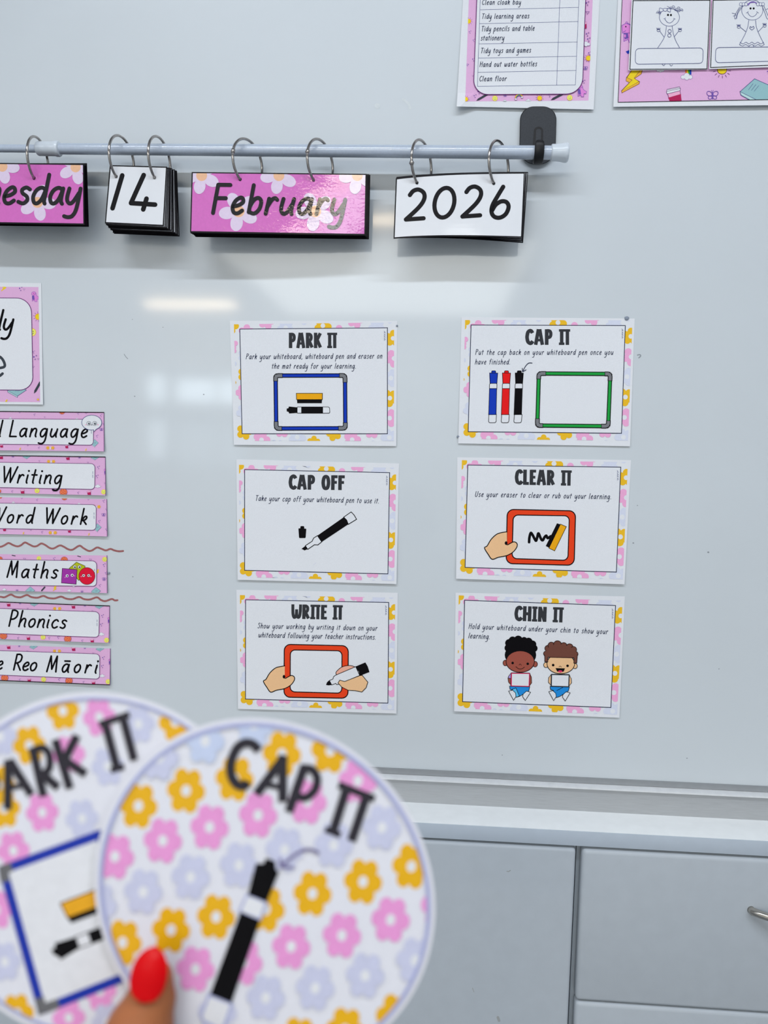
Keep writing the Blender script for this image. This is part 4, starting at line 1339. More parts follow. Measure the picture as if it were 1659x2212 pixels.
def kid1(k):
    k.ell(675, 172, 100, 89, None, LINEI, 4.5, n=40)
    for x, y in ((661, 149), (690, 150)): k.ell(x, y, 10, 11, BLACK)
    k.line([(618, 188), (632, 186), (636, 176)], 4, LINEI); k.line([(716, 182), (724, 188), (734, 190)], 4, LINEI)
    k.line([(630, 190), (650, 218), (678, 229), (706, 214), (724, 188)], 4.5, LINEI, smooth=5)
    k.poly([(578, 80), (612, 92), (612, 108), (580, 118)], WHT, LINEI, 5, smooth=4)
    k.poly([(652, 95), (682, 82), (684, 120), (652, 106)], WHT, LINEI, 5, smooth=4)
    k.ell(632, 97, 21, 15, WHT, LINEI, 5)
    for (x, y, a) in ((560, 122, 0), (575, 128, 1), (688, 78, 2), (712, 68, .5), (740, 92, 1.4), (765, 80, .4), (770, 104, 2.2), (795, 100, .2)):
        k.line([(x + (5 + t * 1.6) * cos(a + t * .9), y + (5 + t * 1.3) * sin(a + t * .9)) for t in range(9)], 3.6, LINEI, smooth=3)
    k.line([(542, 130), (562, 126), (590, 130)], 3.6, LINEI); k.line([(655, 62), (690, 82), (735, 95), (770, 108), (805, 100)], 3.6, LINEI, smooth=4)
    k.line([(644, 262), (637, 330), (612, 395), (558, 478)], 4.5, LINEI, smooth=5)
    k.line([(703, 260), (713, 330), (738, 405), (778, 478)], 4.5, LINEI, smooth=5)
    k.line([(622, 370), (580, 312)], 4.5, LINEI); k.line([(721, 368), (764, 315)], 4.5, LINEI)
    for x, s in ((566, -1), (781, 1)):
        k.ell(x, 302, 16, 14, None, LINEI, 4, n=14)
        for d in (-14, -5, 4, 13): k.line([(x + d * .6, 296), (x + d * 1.3, 280)], 5, LINEI)
    k.ell(677, 311, 17, 17, None, LINEI, 4.5); k.ell(675, 353, 17, 17, None, LINEI, 4.5)
    k.line(rquad([(338, 484), (1012, 477), (1008, 632), (334, 640)], 36), 4.5, LINEI, closed=True)
    for x, y in ((618, 646), (694, 650)): k.line([(x - 16, y - 6), (x, y + 8), (x + 14, y - 5)], 4, LINEI, smooth=4)


def kid2(k):
    k.ell(1502, 100, 106, 100, None, LINEI, 4.5, n=40)
    for x, y in ((1485, 84), (1516, 84)): k.ell(x, y, 10, 11, BLACK)
    k.line([(1455, 122), (1476, 155), (1505, 166), (1536, 150), (1553, 122)], 4.5, LINEI, smooth=5)
    k.line([(1443, 130), (1456, 122), (1462, 114)], 4, LINEI); k.line([(1545, 114), (1552, 122), (1566, 130)], 4, LINEI)
    for off in (0, 8, 16):
        k.line([(1448 + off, 55), (1470 + off * .7, 30), (1505, 14 + off * .8), (1540 - off * .6, 26), (1566 - off, 52)], 4.5, INDG, smooth=4)
    for xs in ((1388, 1415, 1440), (1558, 1585, 1610)):
        for x in xs: k.ell(x, 42, 15, 17, WHT, LINEI, 4, n=14)
    k.line([(1400, 60), (1362, 110), (1340, 180), (1328, 185), (1330, 150), (1375, 70)], 4.5, LINEI, smooth=4)
    k.line([(1340, 140), (1300, 130)], 4, LINEI); k.line([(1342, 150), (1312, 160)], 4, LINEI); k.line([(1410, 62), (1360, 130), (1345, 188)], 4, LINEI, smooth=4)
    k.line([(1600, 60), (1625, 120), (1650, 185), (1668, 180), (1640, 110), (1618, 60)], 4.5, LINEI, smooth=4); k.line([(1640, 95), (1672, 80)], 4, LINEI)
    k.line([(1468, 202), (1456, 270), (1428, 345), (1374, 445)], 4.5, LINEI, smooth=5)
    k.line([(1535, 202), (1544, 270), (1570, 340), (1622, 445)], 4.5, LINEI, smooth=5)
    for y in (428, 450):
        k.line([(1374 + i * 31 + (6 if y == 428 else 0) * (1 - i / 4), y + (9 if i % 2 else -7)) for i in range(9)], 4, LINEI, smooth=5)
    k.line([(1440, 318), (1388, 275)], 4.5, LINEI); k.line([(1560, 318), (1608, 268)], 4.5, LINEI)
    for x, y in ((1368, 262), (1626, 250)):
        k.ell(x, y + 6, 16, 14, None, LINEI, 4, n=14)
        for d in (-14, -5, 4, 13): k.line([(x + d * .6, y), (x + d * 1.3, y - 17)], 5, LINEI)
    k.line([(1498, 300), (1476, 280), (1482, 264), (1498, 274), (1514, 262), (1522, 280)], 4.5, LINEI, closed=True)
    k.line([(1470, 452), (1470, 470)], 4, LINEI); k.line([(1514, 452), (1514, 470)], 4, LINEI)
    k.line(rquad([(1138, 474), (1850, 466), (1848, 606), (1134, 625)], 36), 4.5, LINEI, closed=True)


kid_card('white card with a line drawing of a curly haired child wearing a bow', [(298, -14), (1090, -16), (1056, 694), (266, 702)], [(312, 6), (1080, 2), (1050, 688), (280, 692)], kid1, lift=0.0012, wave=0.0006)
kid_card('white card with a line drawing of a child with plaits, at the right edge', [(1104, -16), (1960, -24), (1930, 664), (1070, 690)], [(1112, 2), (1940, -8), (1912, 642), (1086, 674)], kid2, lift=0.0016, wave=0.0004)

# ------------------------------------------------------------------ hook, rod, rings and date cards
YR = -0.032
white_pl = mat('white plastic', (0.70, 0.76, 0.82), rough=0.28, spec=0.5, coat=0.3, scale=80, vary=0.02)
rod_m = mat('white enamelled steel', (0.50, 0.57, 0.68), rough=0.3, spec=0.6, coat=0.99, coat_rough=0.05, scale=400, vary=0.04)
hook_m = mat('black plastic', (0.034, 0.038, 0.046), rough=0.5, spec=0.3, scale=600, vary=0.15)
hook_e = mat('black plastic hook arm', (0.008, 0.008, 0.010), rough=0.4, spec=0.3, scale=600, vary=0.15)
ring_m = mat('nickel plated ring', (0.42, 0.39, 0.37), rough=0.16, metal=1.0, scale=300, vary=0.1)

A_, B_ = at(-120, 319.5, YR), at(1228, 330, YR)


def on_rod(x):
    a, b = at(-120, 319.5, YR), at(1228, 330, YR)
    p = at(x, 325, YR)
    t = (p.x - a.x) / (b.x - a.x)
    return a + (b - a) * t


rod = empty('tension_rod', on_rod(600), 'white tension rod resting in the black hook, date cards hanging from it', 'rod')


def rod_part(name, spans, m, label=None):
    bm = bmesh.new()
    tube(bm, [on_rod(x) for x, r in spans], [r for x, r in spans], 32)
    o = from_bm(name, bm, m, rod, label=label)
    o.data.set_sharp_from_angle(angle=radians(40))


rod_part('inner_tube', [(-120, .0048), (126, .0048)], rod_m)
rod_part('outer_tube', [(120, .0066), (1198, .0079)], rod_m)
rod_part('collar', [(80, .0070), (81.5, .0080), (84, .0086), (118, .0086), (122, .0094), (127, .0094), (129, .0088), (131, .0060)], white_pl)
rod_part('end_cap', [(1190, .0086), (1192, .0096), (1200, .0096), (1210, .0100), (1219, .0110), (1223, .0113), (1226, .0108), (1228, .0095)], white_pl)

# hook
hk = empty('adhesive_hook', at(1162, 354, -0.004), 'black plastic hook stuck on the whiteboard holding the rod end', 'hook')
plate = []
pp = lambda x, y, Y: at(1060 + x / 8.295, 230 + y / 8.295, Y)
outl = rquad([(540, 8), (1172, 8), (1145, 1032), (520, 1032)], [240, 240, 290, 290], n=10)
bm = bmesh.new()
fr = [bm.verts.new(pp(x, y, -0.0055)) for x, y in outl]
md = [bm.verts.new(pp(848 + (x - 848) * 1.035, 520 + (y - 520) * 1.020, -0.0045)) for x, y in outl]
bk = [bm.verts.new(pp(848 + (x - 848) * 1.035, 520 + (y - 520) * 1.020, -0.0001)) for x, y in outl]
n = len(outl)
bm.faces.new(fr)
for a, b in ((fr, md), (md, bk)):
    for i in range(n): bm.faces.new((a[i], a[(i + 1) % n], b[(i + 1) % n], b[i])).material_index = 1
bm.faces.new(bk[::-1])
bmesh.ops.recalc_face_normals(bm, faces=bm.faces)
from_bm('plate', bm, [hook_m, hook_e], hk)
bm = bmesh.new()
so = rquad([(778, 362), (942, 362), (936, 760), (748, 760)], [76, 76, 10, 10], n=8)
si = rquad([(814, 395), (906, 395), (896, 740), (800, 740)], [45, 45, 8, 8], n=8)
fo = [bm.verts.new(pp(x, y, -0.0058)) for x, y in so]
fi = [bm.verts.new(pp(x, y, -0.0058)) for x, y in si]
bo = [bm.verts.new(pp(x, y, -0.0050)) for x, y in so]
for i in range(len(so)):
    j = (i + 1) % len(so)
    bm.faces.new((fo[i], fo[j], fi[j], fi[i]))
    bm.faces.new((fo[i], bo[i], bo[j], fo[j]))
from_bm('slot_rim', bm, hook_e, hk, label='black rim of the slot')
# hook arm: a J swept round the rod
rc = on_rod(1163)
bm = bmesh.new()
path = [(-0.0045, 0.017), (-0.0085, 0.006), (-0.0145, -0.004)]
for i in range(13):
    a = radians(205 + i * 145 / 12)
    path.append((YR - (-0.0112) * cos(a) * 1.0 if False else YR + 0.0116 * cos(radians(200 + i * 12.5)) * -1.0, 0.0116 * sin(radians(200 + i * 12.5))))
arc = []
for i in range(15):                                       # from the board side, under, up the front
    a = radians(-20 - i * 11.4)
    arc.append((YR + 0.0112 * cos(a), 0.0112 * sin(a)))
path = [(-0.0040, 0.0165), (-0.0070, 0.009), (-0.0125, 0.002)] + arc + [(YR - 0.0114, 0.004), (YR - 0.0112, 0.0085), (YR - 0.0106, 0.0105)]
wd = 0.0056
prev = None
cs = [(-1, -.55), (-.8, -1), (.8, -1), (1, -.55), (1, .55), (.8, 1), (-.8, 1), (-1, .55)]
N = len(path)
for i, (y, z) in enumerate(path):
    a = path[max(0, i - 1)]; b = path[min(N - 1, i + 1)]
    ty, tz = b[0] - a[0], b[1] - a[1]
    l = hypot(ty, tz)
    ny, nz = -tz / l, ty / l
    sc_ = 0.55 if i == N - 1 else (0.9 if i == N - 2 else 1.0)
    wx = wd * (0.62 if i < 2 else 0.9 if i < 4 else 1.0) * sc_
    ring = [bm.verts.new(Vector((rc.x + cx_ * wx, y + ny * cz * .0018 * sc_, rc.z + z + nz * cz * .0018 * sc_))) for cx_, cz in cs]
    if prev:
        for q in range(8): bm.faces.new((prev[q], prev[(q + 1) % 8], ring[(q + 1) % 8], ring[q])).smooth = True
    else:
        bm.faces.new(ring[::-1])
    prev = ring
bm.faces.new(prev)
bmesh.ops.recalc_face_normals(bm, faces=bm.faces)
from_bm('hook_arm', bm, hook_e, hk, label='black hook arm curling under the rod')

# binder rings
RR = 0.0272


def binder_ring(xf, xb, yc, label, hinge=None):
    yw = 0.021
    f = at(xf, yc, YR - yw); b = at(xb, yc, YR + yw)
    c = (f + b) / 2
    c.z = at((xf + xb) / 2, yc, YR - 0.002).z
    c.y = YR - 0.002
    d = Vector((f.x - b.x, f.y - b.y, 0)).normalized()
    root = empty('binder_ring', c - Vector((0, 0, RR)), label, 'ring', 'metal binder rings on the rod')
    bm = bmesh.new()
    seg, sub = 48, 10
    rings = []
    nrm = d.cross(Vector((0, 0, 1)))
    for i in range(seg):
        a = 2 * pi * i / seg
        rad = d * cos(a) + Vector((0, 0, 1)) * sin(a)
        rings.append([bm.verts.new(c + rad * (RR + 0.00165 * cos(2 * pi * q / sub)) + nrm * (0.00165 * sin(2 * pi * q / sub))) for q in range(sub)])
    for i in range(seg):
        for q in range(sub):
            bm.faces.new((rings[i][q], rings[i][(q + 1) % sub], rings[(i + 1) % seg][(q + 1) % sub], rings[(i + 1) % seg][q])).smooth = True
    from_bm('wire_loop', bm, ring_m, root)
    if hinge is not None:
        a = radians(hinge)
        p = c + (d * cos(a) + Vector((0, 0, 1)) * sin(a)) * RR
        t = (d * -sin(a) + Vector((0, 0, 1)) * cos(a))
        bm = bmesh.new()
        tube(bm, [p - t * .0028, p - t * .0022, p + t * .0022, p + t * .0028], [.0014, .0023, .0023, .0014], 12)
        tube(bm, [p - nrm * .0026, p + nrm * .0026], .0012, 10)
        from_bm('hinge', bm, ring_m, root)
    return c, d


def pixel(p):
    q = ROT.transposed() @ (p - CAM)
    return (CX - F * q.x / q.z, CY + F * q.y / q.z)


def ring_hole(c, d, Y):                                   # where the front of the ring pierces a card at depth Y
    for i in range(90, 0, -1):
        a = radians(i)
        p = c + d * (RR * cos(a)) - Vector((0, 0, 1)) * (RR * sin(a))
        if p.y <= Y: return pixel(p)
    return pixel(c)


RINGS = [(66, 101, 347, 'binder ring through the right end of the pink day cards, left edge', None),
         (243, 285, 345, 'left binder ring of the white cards reading 14', None),
         (327, 364, 347, 'right binder ring of the white cards reading 14', None),
         (508, 563, 352, 'left binder ring of the pink February cards', 12),
         (668, 716, 353, 'right binder ring of the pink February cards', 12),
         (892, 929, 355, 'left binder ring of the white year cards', -14),
         (1058, 1096, 357, 'right binder ring of the white year cards', None)]
RG = [binder_ring(*r) for r in RINGS]
HOLE = [ring_hole(c, d, Y - 0.0004) for (c, d), Y in zip(RG, (-.045, -.046, -.046, -.046, -.046, -.044, -.044))]

edge_m = mat('black card edge', (0.007, 0.006, 0.009), rough=0.4, spec=0.15, coat=0.1, coat_rough=0.12, scale=300)
LAM = dict(rough=0.45, coat=0.85, coat_rough=0.15, bump=0.00006, scale=55, vary=0.01)
face_w = mat('laminated white card', PAPER_ALB, **LAM)
LAMW = dict(rough=0.45, coat=1.0, coat_rough=0.05, scale=330, vary=0.03)
bumpy = dict(LAMW, bump=0.00013, warp=0.0005, warp_scale=36)
face_p = mat('laminated pink card', seen((196, 92, 186)), **bumpy)
pet_m = mat('laminated petal print', seen((206, 192, 226)), **bumpy)
ctr_m = mat('laminated flower centre', seen((226, 172, 140)), **bumpy)
blk_m = mat('laminated black print', (0.006, 0.005, 0.007), **dict(bumpy, spec=0.1))
blk_w = mat('laminated black digits', (0.006, 0.005, 0.007), **dict(LAM, vary=.2, spec=0.1, coat=0.25))


def card_pack(label, front, back, n, y0, y1, face, holes, art, curve=None, jitter=1.2, o=(0, 260), s=3.95, tilt=0.0):
    mid = bil(front, .5, 1)
    root = empty('date_card_pack', at(mid[0], mid[1], (y0 + y1) / 2), label, 'calendar cards', 'date card packs hanging from the rod')
    for i in range(n - 1, -1, -1):
        t = i / (n - 1)
        j = jitter if 0 < i < n - 1 else 0
        q = [lerp2(a, b, t ** .85) for a, b in zip(front, back)]
        dx, dy = random.uniform(-j, j), random.uniform(-j, j) * .7
        q = [(x + dx, y + dy + random.uniform(-j, j) * .3) for x, y in q]
        Y = y0 + (y1 - y0) * t
        zt, zb = q[0][1], q[3][1]

        xa, xb = min(p[0] for p in q) - 1, max(p[0] for p in q) + 1
        ya, yb = min(p[1] for p in q) - 6, max(p[1] for p in q) + 6
        grid = Grid(xa, xb, ya, yb, *((24, 16) if i == 0 else (8, 6)), lambda u, v: (curve(u, v) if curve else 0.0) - tilt * v * v)

        def mp(x, y, l, Y=Y, grid=grid):
            return at(x, y, Y + grid(x, y) - l)
        bm = bmesh.new()
        nx = 24 if i == 0 else 6
        poly_sheet(bm, q, mp, nx, 6, 0.0006, edge=EDGE)
        # a pale face inset from the dark rim
        inset = [lerp2(q[a], q[c], 0.0) for a, c in ((0, 2), (1, 3), (2, 0), (3, 1))]
        w_, h_ = q[1][0] - q[0][0], q[3][1] - q[0][1]
        g = 2.6 if i == 0 else 2.2
        inq = [(q[0][0] + g, q[0][1] + g), (q[1][0] - g, q[1][1] + g), (q[2][0] - g, q[2][1] - g * 1.3), (q[3][0] + g, q[3][1] - g * 1.3)]
        if i > 0:
            vs = {}
            for a in range(nx + 1):
                for b in range(7):
                    p = bil(inq, a / nx, b / 6)
                    if EDGE:
                        e = EDGE(a / nx, b / 6)
                        p = (p[0] + e[0], p[1] + e[1])
                    vs[a, b] = bm.verts.new(mp(p[0], p[1], 0.00008))
            for a in range(nx):
                for b in range(6):
                    f = bm.faces.new((vs[a, b], vs[a, b + 1], vs[a + 1, b + 1], vs[a + 1, b]))
                    f.material_index = 1
        c = from_bm('card', bm, [edge_m, face], root)
        if i == 0:
            rim = [bil(inq, a / 24, 0) for a in range(25)] + [bil(inq, 1 - a / 24, 1) for a in range(25)]
            if EDGE: rim = [(x + EDGE(a / 24 if a < 25 else (49 - a) / 24, 0)[0], y + EDGE(a / 24 if a < 25 else (49 - a) / 24, 0)[1]) for a, (x, y) in enumerate(rim)]
            k = Ink((0, 0), 1, base=0.0001)
            k.poly(rim, face)
            k.build('card_face', mp, c, grid)
            lv = 0
            for (nm, fn, clip) in art:
                lv += 1
                k = Ink(o, s, base=0.0001 + lv * 0.0001, step=0.000006, clip=[((x - o[0]) * s, (y - o[1]) * s) for x, y in inq] if clip else None)
                fn(k)
                k.build(nm, mp, c, grid)
            for (hx, hy) in holes:
                k = Ink((0, 0), 1, base=0.0006)
                k.ell(hx, hy, 3.4, 3.8, blk_w)
                k.build('punch_hole', mp, c, grid)
    return root


EDGE = None


DAY_FLOWERS = ((320, 700, 150, 1.35), (645, 400, 140, 1.35), (20, 395, 140, 1.35), (-300, 800, 150, 1.2))


def daisies(spots):
    return [('flower_print', (lambda k, q=q: k.daisy(q[0], q[1], q[2], pet_m, ctr_m, rot=q[3])), True) for q in spots]



def day_word(k):
    k.hand('nesday', (-118, 706), (668, 712), 136, 33, blk_m, asc=1.02, slant=.14)


card_pack('pink laminated day cards with white flowers ending in esday, cut by the left edge', [(-75, 351), (181.5, 354), (182.5, 486), (-75, 482)], [(-70, 353), (188, 352.5), (192, 490), (-70, 487)], 7, -0.045, -0.028, face_p,
          [HOLE[0]], daisies(DAY_FLOWERS[:3]) + [('word', day_word, False)], jitter=.5, tilt=0.003)


def d14(k):
    k.line([(1043, 470), (960, 750)], 40, blk_w)
    k.line([(1226, 467), (1118, 705)], 40, blk_w); k.line([(1118, 706), (1323, 719)], 40, blk_w); k.line([(1250, 668), (1222, 760)], 40, blk_w)


card_pack('thick pack of white laminated number cards showing 14', [(237, 356.5), (361, 360), (354, 489), (226.5, 483)], [(252, 370), (382.5, 369), (388, 511), (246, 505)], 14, -0.046, -0.024, face_w,
          [HOLE[1], HOLE[2]], [('number', d14, False)], jitter=1.6, tilt=0.002)


FEB_FLOWERS = ((500, 725, 150, 1.75), (820, 440, 140, 1.75), (205, 440, 140, 1.75), (1110, 725, 150, 1.75), (1445, 440, 140, 1.75))


def feb_word(k):
    k.hand('February', (290, 737), (1330, 750), 124, 31, blk_m, asc=1.02, slant=.14)


card_pack('pink laminated month cards with white flowers reading February', [(414, 371.5), (792, 375.5), (789.5, 508.5), (410.5, 502.5)], [(424, 374), (800, 377.5), (797, 517), (424, 512)], 11, -0.046, -0.027, face_p,
          [HOLE[3], HOLE[4]], daisies(FEB_FLOWERS) + [('word', feb_word, False)], jitter=.8, o=(380, 260), s=3.6867, tilt=0.0,
          curve=lambda u, v: v * (-0.0050 + 0.0105 * u ** 2.2))


def year_digits(k):
    for dx, dy in ((0, 0), (450, -24)):
        k.line([(315 + dx, 816 + dy), (343 + dx, 783 + dy), (386 + dx, 773 + dy), (426 + dx, 800 + dy), (428 + dx, 850 + dy), (385 + dx, 915 + dy), (283 + dx, 1011 + dy)], 34, blk_w, smooth=7)
        k.line([(283 + dx, 1011 + dy), (424 + dx, 1001 + dy)], 34, blk_w)
    k.line([(590 + 78 * cos(2 * pi * i / 32) - 16 * sin(2 * pi * i / 32), 877 + 118 * sin(2 * pi * i / 32)) for i in range(32)], 34, blk_w, closed=True)
    k.line([(1058, 750), (1010, 830), (972, 900), (966, 955), (990, 990), (1035, 995), (1080, 965), (1101, 910), (1085, 873), (1045, 866), (1000, 892), (972, 935)], 34, blk_w, smooth=6)


EDGE = lambda u, v: (0, -4.0 * sin(pi * u ** 0.8) * (1 if v < .5 else 1.1))
card_pack('thin pack of white laminated year cards reading 2026', [(855, 385), (1134, 372.5), (1128, 514), (850, 516)], [(858, 382), (1141, 371.5), (1130, 525), (860, 515)], 4, -0.044, -0.030, face_w,
          [HOLE[5], HOLE[6]], [('number', year_digits, False)], jitter=1.0, o=(800, 200), s=3.6867, tilt=0.0,
          curve=lambda u, v: -0.0015 * sin(pi * u) - 0.0035 * v + 0.0115 * math.exp(-((u - .50) / .16) ** 2) * max(0, v - .6) ** 2)
EDGE = None

# ------------------------------------------------------------------ the two round cards held in front of the camera
HD = 0.290
fwd = ROT @ Vector((0, 0, -1)); rgt = ROT @ Vector((1, 0, 0)); upv = ROT @ Vector((0, 1, 0))
d0 = ray(572, 1930)
pc = CAM + d0 * HD
nrm = (-fwd + upv * 0.02 + rgt * 0.04).normalized()
DISC = Plane(pc, nrm)
GB = 0.00002
disc_w = mat('laminated round card', (0.78, 0.775, 0.83), rough=0.45, coat=0.3, coat_rough=0.2, scale=300, vary=0.01)
dY = ink('disc yellow', (240, 168, 0), True)
dP = ink('disc pink', (226, 146, 212), True)
dL = ink('disc lilac', (188, 194, 228), True)
dL2 = ink('disc pale blue', (184, 198, 234), True)
dW = ink('disc white', (212, 217, 232), True)
dG = ink('disc charcoal', (62, 60, 72), True)
dK = ink('disc black', (8, 6, 12), True)
dR = ink('disc ring periwinkle', (160, 168, 216), True)
dB = ink('disc blue', (0, 40, 165), True)
dGr = ink('disc grey', (96, 98, 106), True)
dE = ink('disc eraser yellow', (232, 160, 10), True)
dA = ink('disc arrow', (112, 108, 156), True)


def ellipse(c, a, b, rot, n=96):
    return [(c[0] + a * cos(t) * cos(rot) - b * sin(t) * sin(rot), c[1] + a * cos(t) * sin(rot) + b * sin(t) * cos(rot)) for t in [2 * pi * i / n for i in range(n)]]


def round_card(label, centre, a, b, rot, lift, o, s, layers, ringw=8.0):
    root = empty('round_card', DISC.at(centre[0], centre[1] + a, lift), label, 'card', 'round cards held in the hand')
    mp = lambda x, y, l: DISC.at(x, y, lift + l)
    pts = ellipse(centre, a, b, rot)
    bm = bmesh.new()
    f = [bm.verts.new(mp(x, y, 0)) for x, y in pts]
    r = [bm.verts.new(mp(x, y, -0.0006)) for x, y in pts]
    bm.faces.new(f); bm.faces.new(r[::-1])
    for i in range(len(f)): bm.faces.new((f[i], r[i], r[(i + 1) % len(f)], f[(i + 1) % len(f)]))
    bmesh.ops.recalc_face_normals(bm, faces=bm.faces)
    from_bm('laminated_disc', bm, disc_w, root)
    inner = ellipse(centre, a * .962, b * .962, rot)
    clip = [((x - o[0]) * s, (y - o[1]) * s) for x, y in inner]
    zl = 0.0
    for nm, fn, cl, lab in layers:
        k = Ink(o, s, base=zl + 0.00003, step=0.000005, clip=clip if cl else None)
        fn(k)
        zl = k.z
        k.build(nm, mp, root, label=lab)
    k = Ink((0, 0), 1, base=zl + 0.00004)
    k.line(inner, ringw, dR, closed=True)
    k.build('ring_outline', mp, root, label='periwinkle ring printed round the edge')


def cap_flowers(k):
    for pts, m in (((((253, 470), (472, 400), (695, 345), (912, 232), (1135, 215), (1507, 748), (1285, 818), (1053, 873), (838, 945), (610, 980), (403, 1040), (180, 1098), (1432, 1438), (1202, 1500), (985, 1545), (20, 545)), dY)),
                   ((((145, 703), (365, 630), (580, 568), (803, 512), (1030, 450), (1262, 355), (1412, 993), (1188, 1065), (955, 1117), (735, 1190), (515, 1220), (1640, 930), (310, 1275)), dP)),
                   ((((275, 865), (493, 797), (715, 742), (925, 672), (1150, 650), (1372, 570), (65, 930), (838, 1352), (1065, 1307), (1295, 1250), (1525, 1180), (615, 1420), (1640, 500)), dL)),
                   ((((785, 95), (560, 172)), dL2)), ((((350, 248),), dL))):
        for (x, y) in pts: k.flower(x, y, 89, m, rot=0.0, sy=1.24, tilt=0.13, hole=dW, hr=.24, depth=.15)


def cap_text(k):
    w = 42
    k.line([(806, 216), (782, 188), (745, 180), (705, 205), (678, 270), (680, 330), (705, 370), (738, 378), (752, 356)], w, dG, smooth=6, cap='b')
    k.line([(925, 242), (795, 416)], w, dG, cap='b'); k.line([(915, 238), (916, 452)], w, dG, cap='b'); k.line([(845, 372), (915, 386)], 26, dG, cap='b')
    k.line([(1018, 282), (944, 498)], w, dG, cap='b'); k.line([(1012, 296), (1052, 304), (1074, 345), (1062, 398), (1020, 432), (968, 422)], w * .9, dG, smooth=6, cap='b')
    k.line([(1172, 372), (1338, 438)], 34, dG, cap='b'); k.line([(1210, 388), (1146, 592)], w, dG, cap='b'); k.line([(1112, 576), (1182, 604)], 30, dG, cap='b'); k.line([(1300, 426), (1232, 632)], w, dG, cap='b')


def cap_arrow(k):
    k.line([(1078, 686), (1050, 673), (1015, 672), (968, 698), (912, 746)], 14, dA, smooth=6)
    k.line([(905, 716), (908, 750), (960, 752)], 14, dA)


def cap_pen(k):
    k.poly(rquad([(578, 1340), (682, 1380), (640, 1500), (534, 1452)], [0, 0, 30, 30]), dW, dR, 12)
    k.poly([(752, 878), (840, 914), (812, 992), (718, 956)], dW, dR, 10)
    k.poly([(722, 957), (812, 995), (680, 1376), (582, 1336)], dK)
    k.poly(rquad([(836, 710), (882, 724), (884, 760), (826, 748)], [10, 10, 0, 0]), dK)
    k.poly([(792, 736), (832, 735), (880, 756), (898, 775), (842, 912), (756, 878)], dK)


def park_flowers(k):
    for pts, m in ((((188, 385), (402, 165), (1120, 235), (25, 790), (-10, 640), (112, 2100), (120, 2330)), dY), (((635, 205), (440, 445), (270, 815), (85, 1060), (-25, 1440), (440, 2130), (640, 1960)), dP),
                   (((885, 250), (690, 520), (525, 855), (0, 330), (30, 1770), (690, 2160), (330, 1250), (760, 1150)), dL)):
        for (x, y) in pts: k.flower(x, y, 106, m, sy=1.24, tilt=-0.10, hole=dW, hr=.25, depth=.16)


def park_text(k):
    w = 54
    k.line([(52, 478), (48, 796)], w, dG, cap='b'); k.line([(58, 478), (200, 702)], w, dG, cap='b'); k.line([(50, 660), (150, 640)], 34, dG, cap='b')
    k.line([(206, 398), (278, 712)], w, dG, cap='b'); k.line([(208, 420), (272, 402), (312, 440), (316, 520), (285, 562), (235, 572)], w * .9, dG, smooth=6, cap='b'); k.line([(262, 560), (372, 656)], w, dG, cap='b')
    k.line([(352, 348), (446, 662)], w, dG, cap='b'); k.line([(492, 322), (398, 505)], w, dG, cap='b'); k.line([(400, 470), (548, 570)], w, dG, cap='b')
    k.line([(634, 252), (828, 186)], 42, dG, cap='b'); k.line([(672, 245), (748, 530)], w, dG, cap='b'); k.line([(708, 544), (794, 520)], 40, dG, cap='b'); k.line([(784, 200), (858, 482)], w, dG, cap='b')
    k.line([(-120, 560), (-70, 860)], w, dG, cap='b'); k.line([(-118, 575), (-50, 560), (-30, 630), (-50, 690), (-95, 700)], w, dG, smooth=6, cap='b')


def park_board(k):
    k.poly([(20, 1185), (640, 960), (905, 1820), (270, 2080)], dW)
    for a, b in (((20, 1180), (640, 955)), ((640, 955), (905, 1825)), ((905, 1825), (268, 2078)), ((268, 2078), (20, 1180))): k.line([a, b], 58, dB)
    for c, a, b in (((20, 1182), (75, 1160), (34, 1260)), ((268, 2074), (250, 2000), (375, 2035))): k.line([a, c, b], 62, dGr, cap='b')


def park_tools(k):
    k.poly([(432, 1488), (860, 1330), (872, 1370), (455, 1524)], dK)
    k.poly([(386, 1396), (830, 1225), (860, 1332), (432, 1490)], dE, dK, 8)
    k.poly([(325, 1690), (352, 1682), (350, 1652), (480, 1612), (508, 1684), (388, 1758), (372, 1738), (344, 1726)], dK)
    k.poly([(482, 1612), (900, 1450), (930, 1520), (508, 1684)], dW, dG, 8)
    k.poly([(558, 1580), (800, 1490), (826, 1566), (586, 1658)], dK)


EL = dict(a=388, b=360, rot=radians(57))
round_card('round floral card reading PARK IT, partly behind the other round card', (209, 1872), 380, 372, radians(57), -0.0028, (0, 1480), 2.9625,
           [('flower_print', park_flowers, True, None), ('whiteboard_drawing', park_board, True, None), ('tools_drawing', park_tools, True, None), ('lettering', park_text, True, None)], ringw=6)
round_card('round floral card reading CAP IT, held in front by the thumb', (572, 1932), 391, 358, radians(57), 0.0, (180, 1520), 2.127,
           [('flower_print', cap_flowers, True, None), ('lettering', cap_text, True, None), ('arrow_drawing', cap_arrow, True, None), ('marker_drawing', cap_pen, True, None)], ringw=8.5)

# ------------------------------------------------------------------ the hand
skin = mat('skin', (0.36, 0.125, 0.048), rough=0.5, spec=0.2, scale=140, vary=0.06, bump=0.0002)
skin.node_tree.nodes['Principled BSDF'].inputs['Subsurface Weight'].default_value = 0.15
skin.node_tree.nodes['Principled BSDF'].inputs['Subsurface Radius'].default_value = (0.006, 0.002, 0.001)
nail_m = mat('red nail polish', (0.66, 0.0, 0.003), rough=0.4, spec=0.1, coat=0.12, coat_rough=0.10, scale=60, vary=0.02)


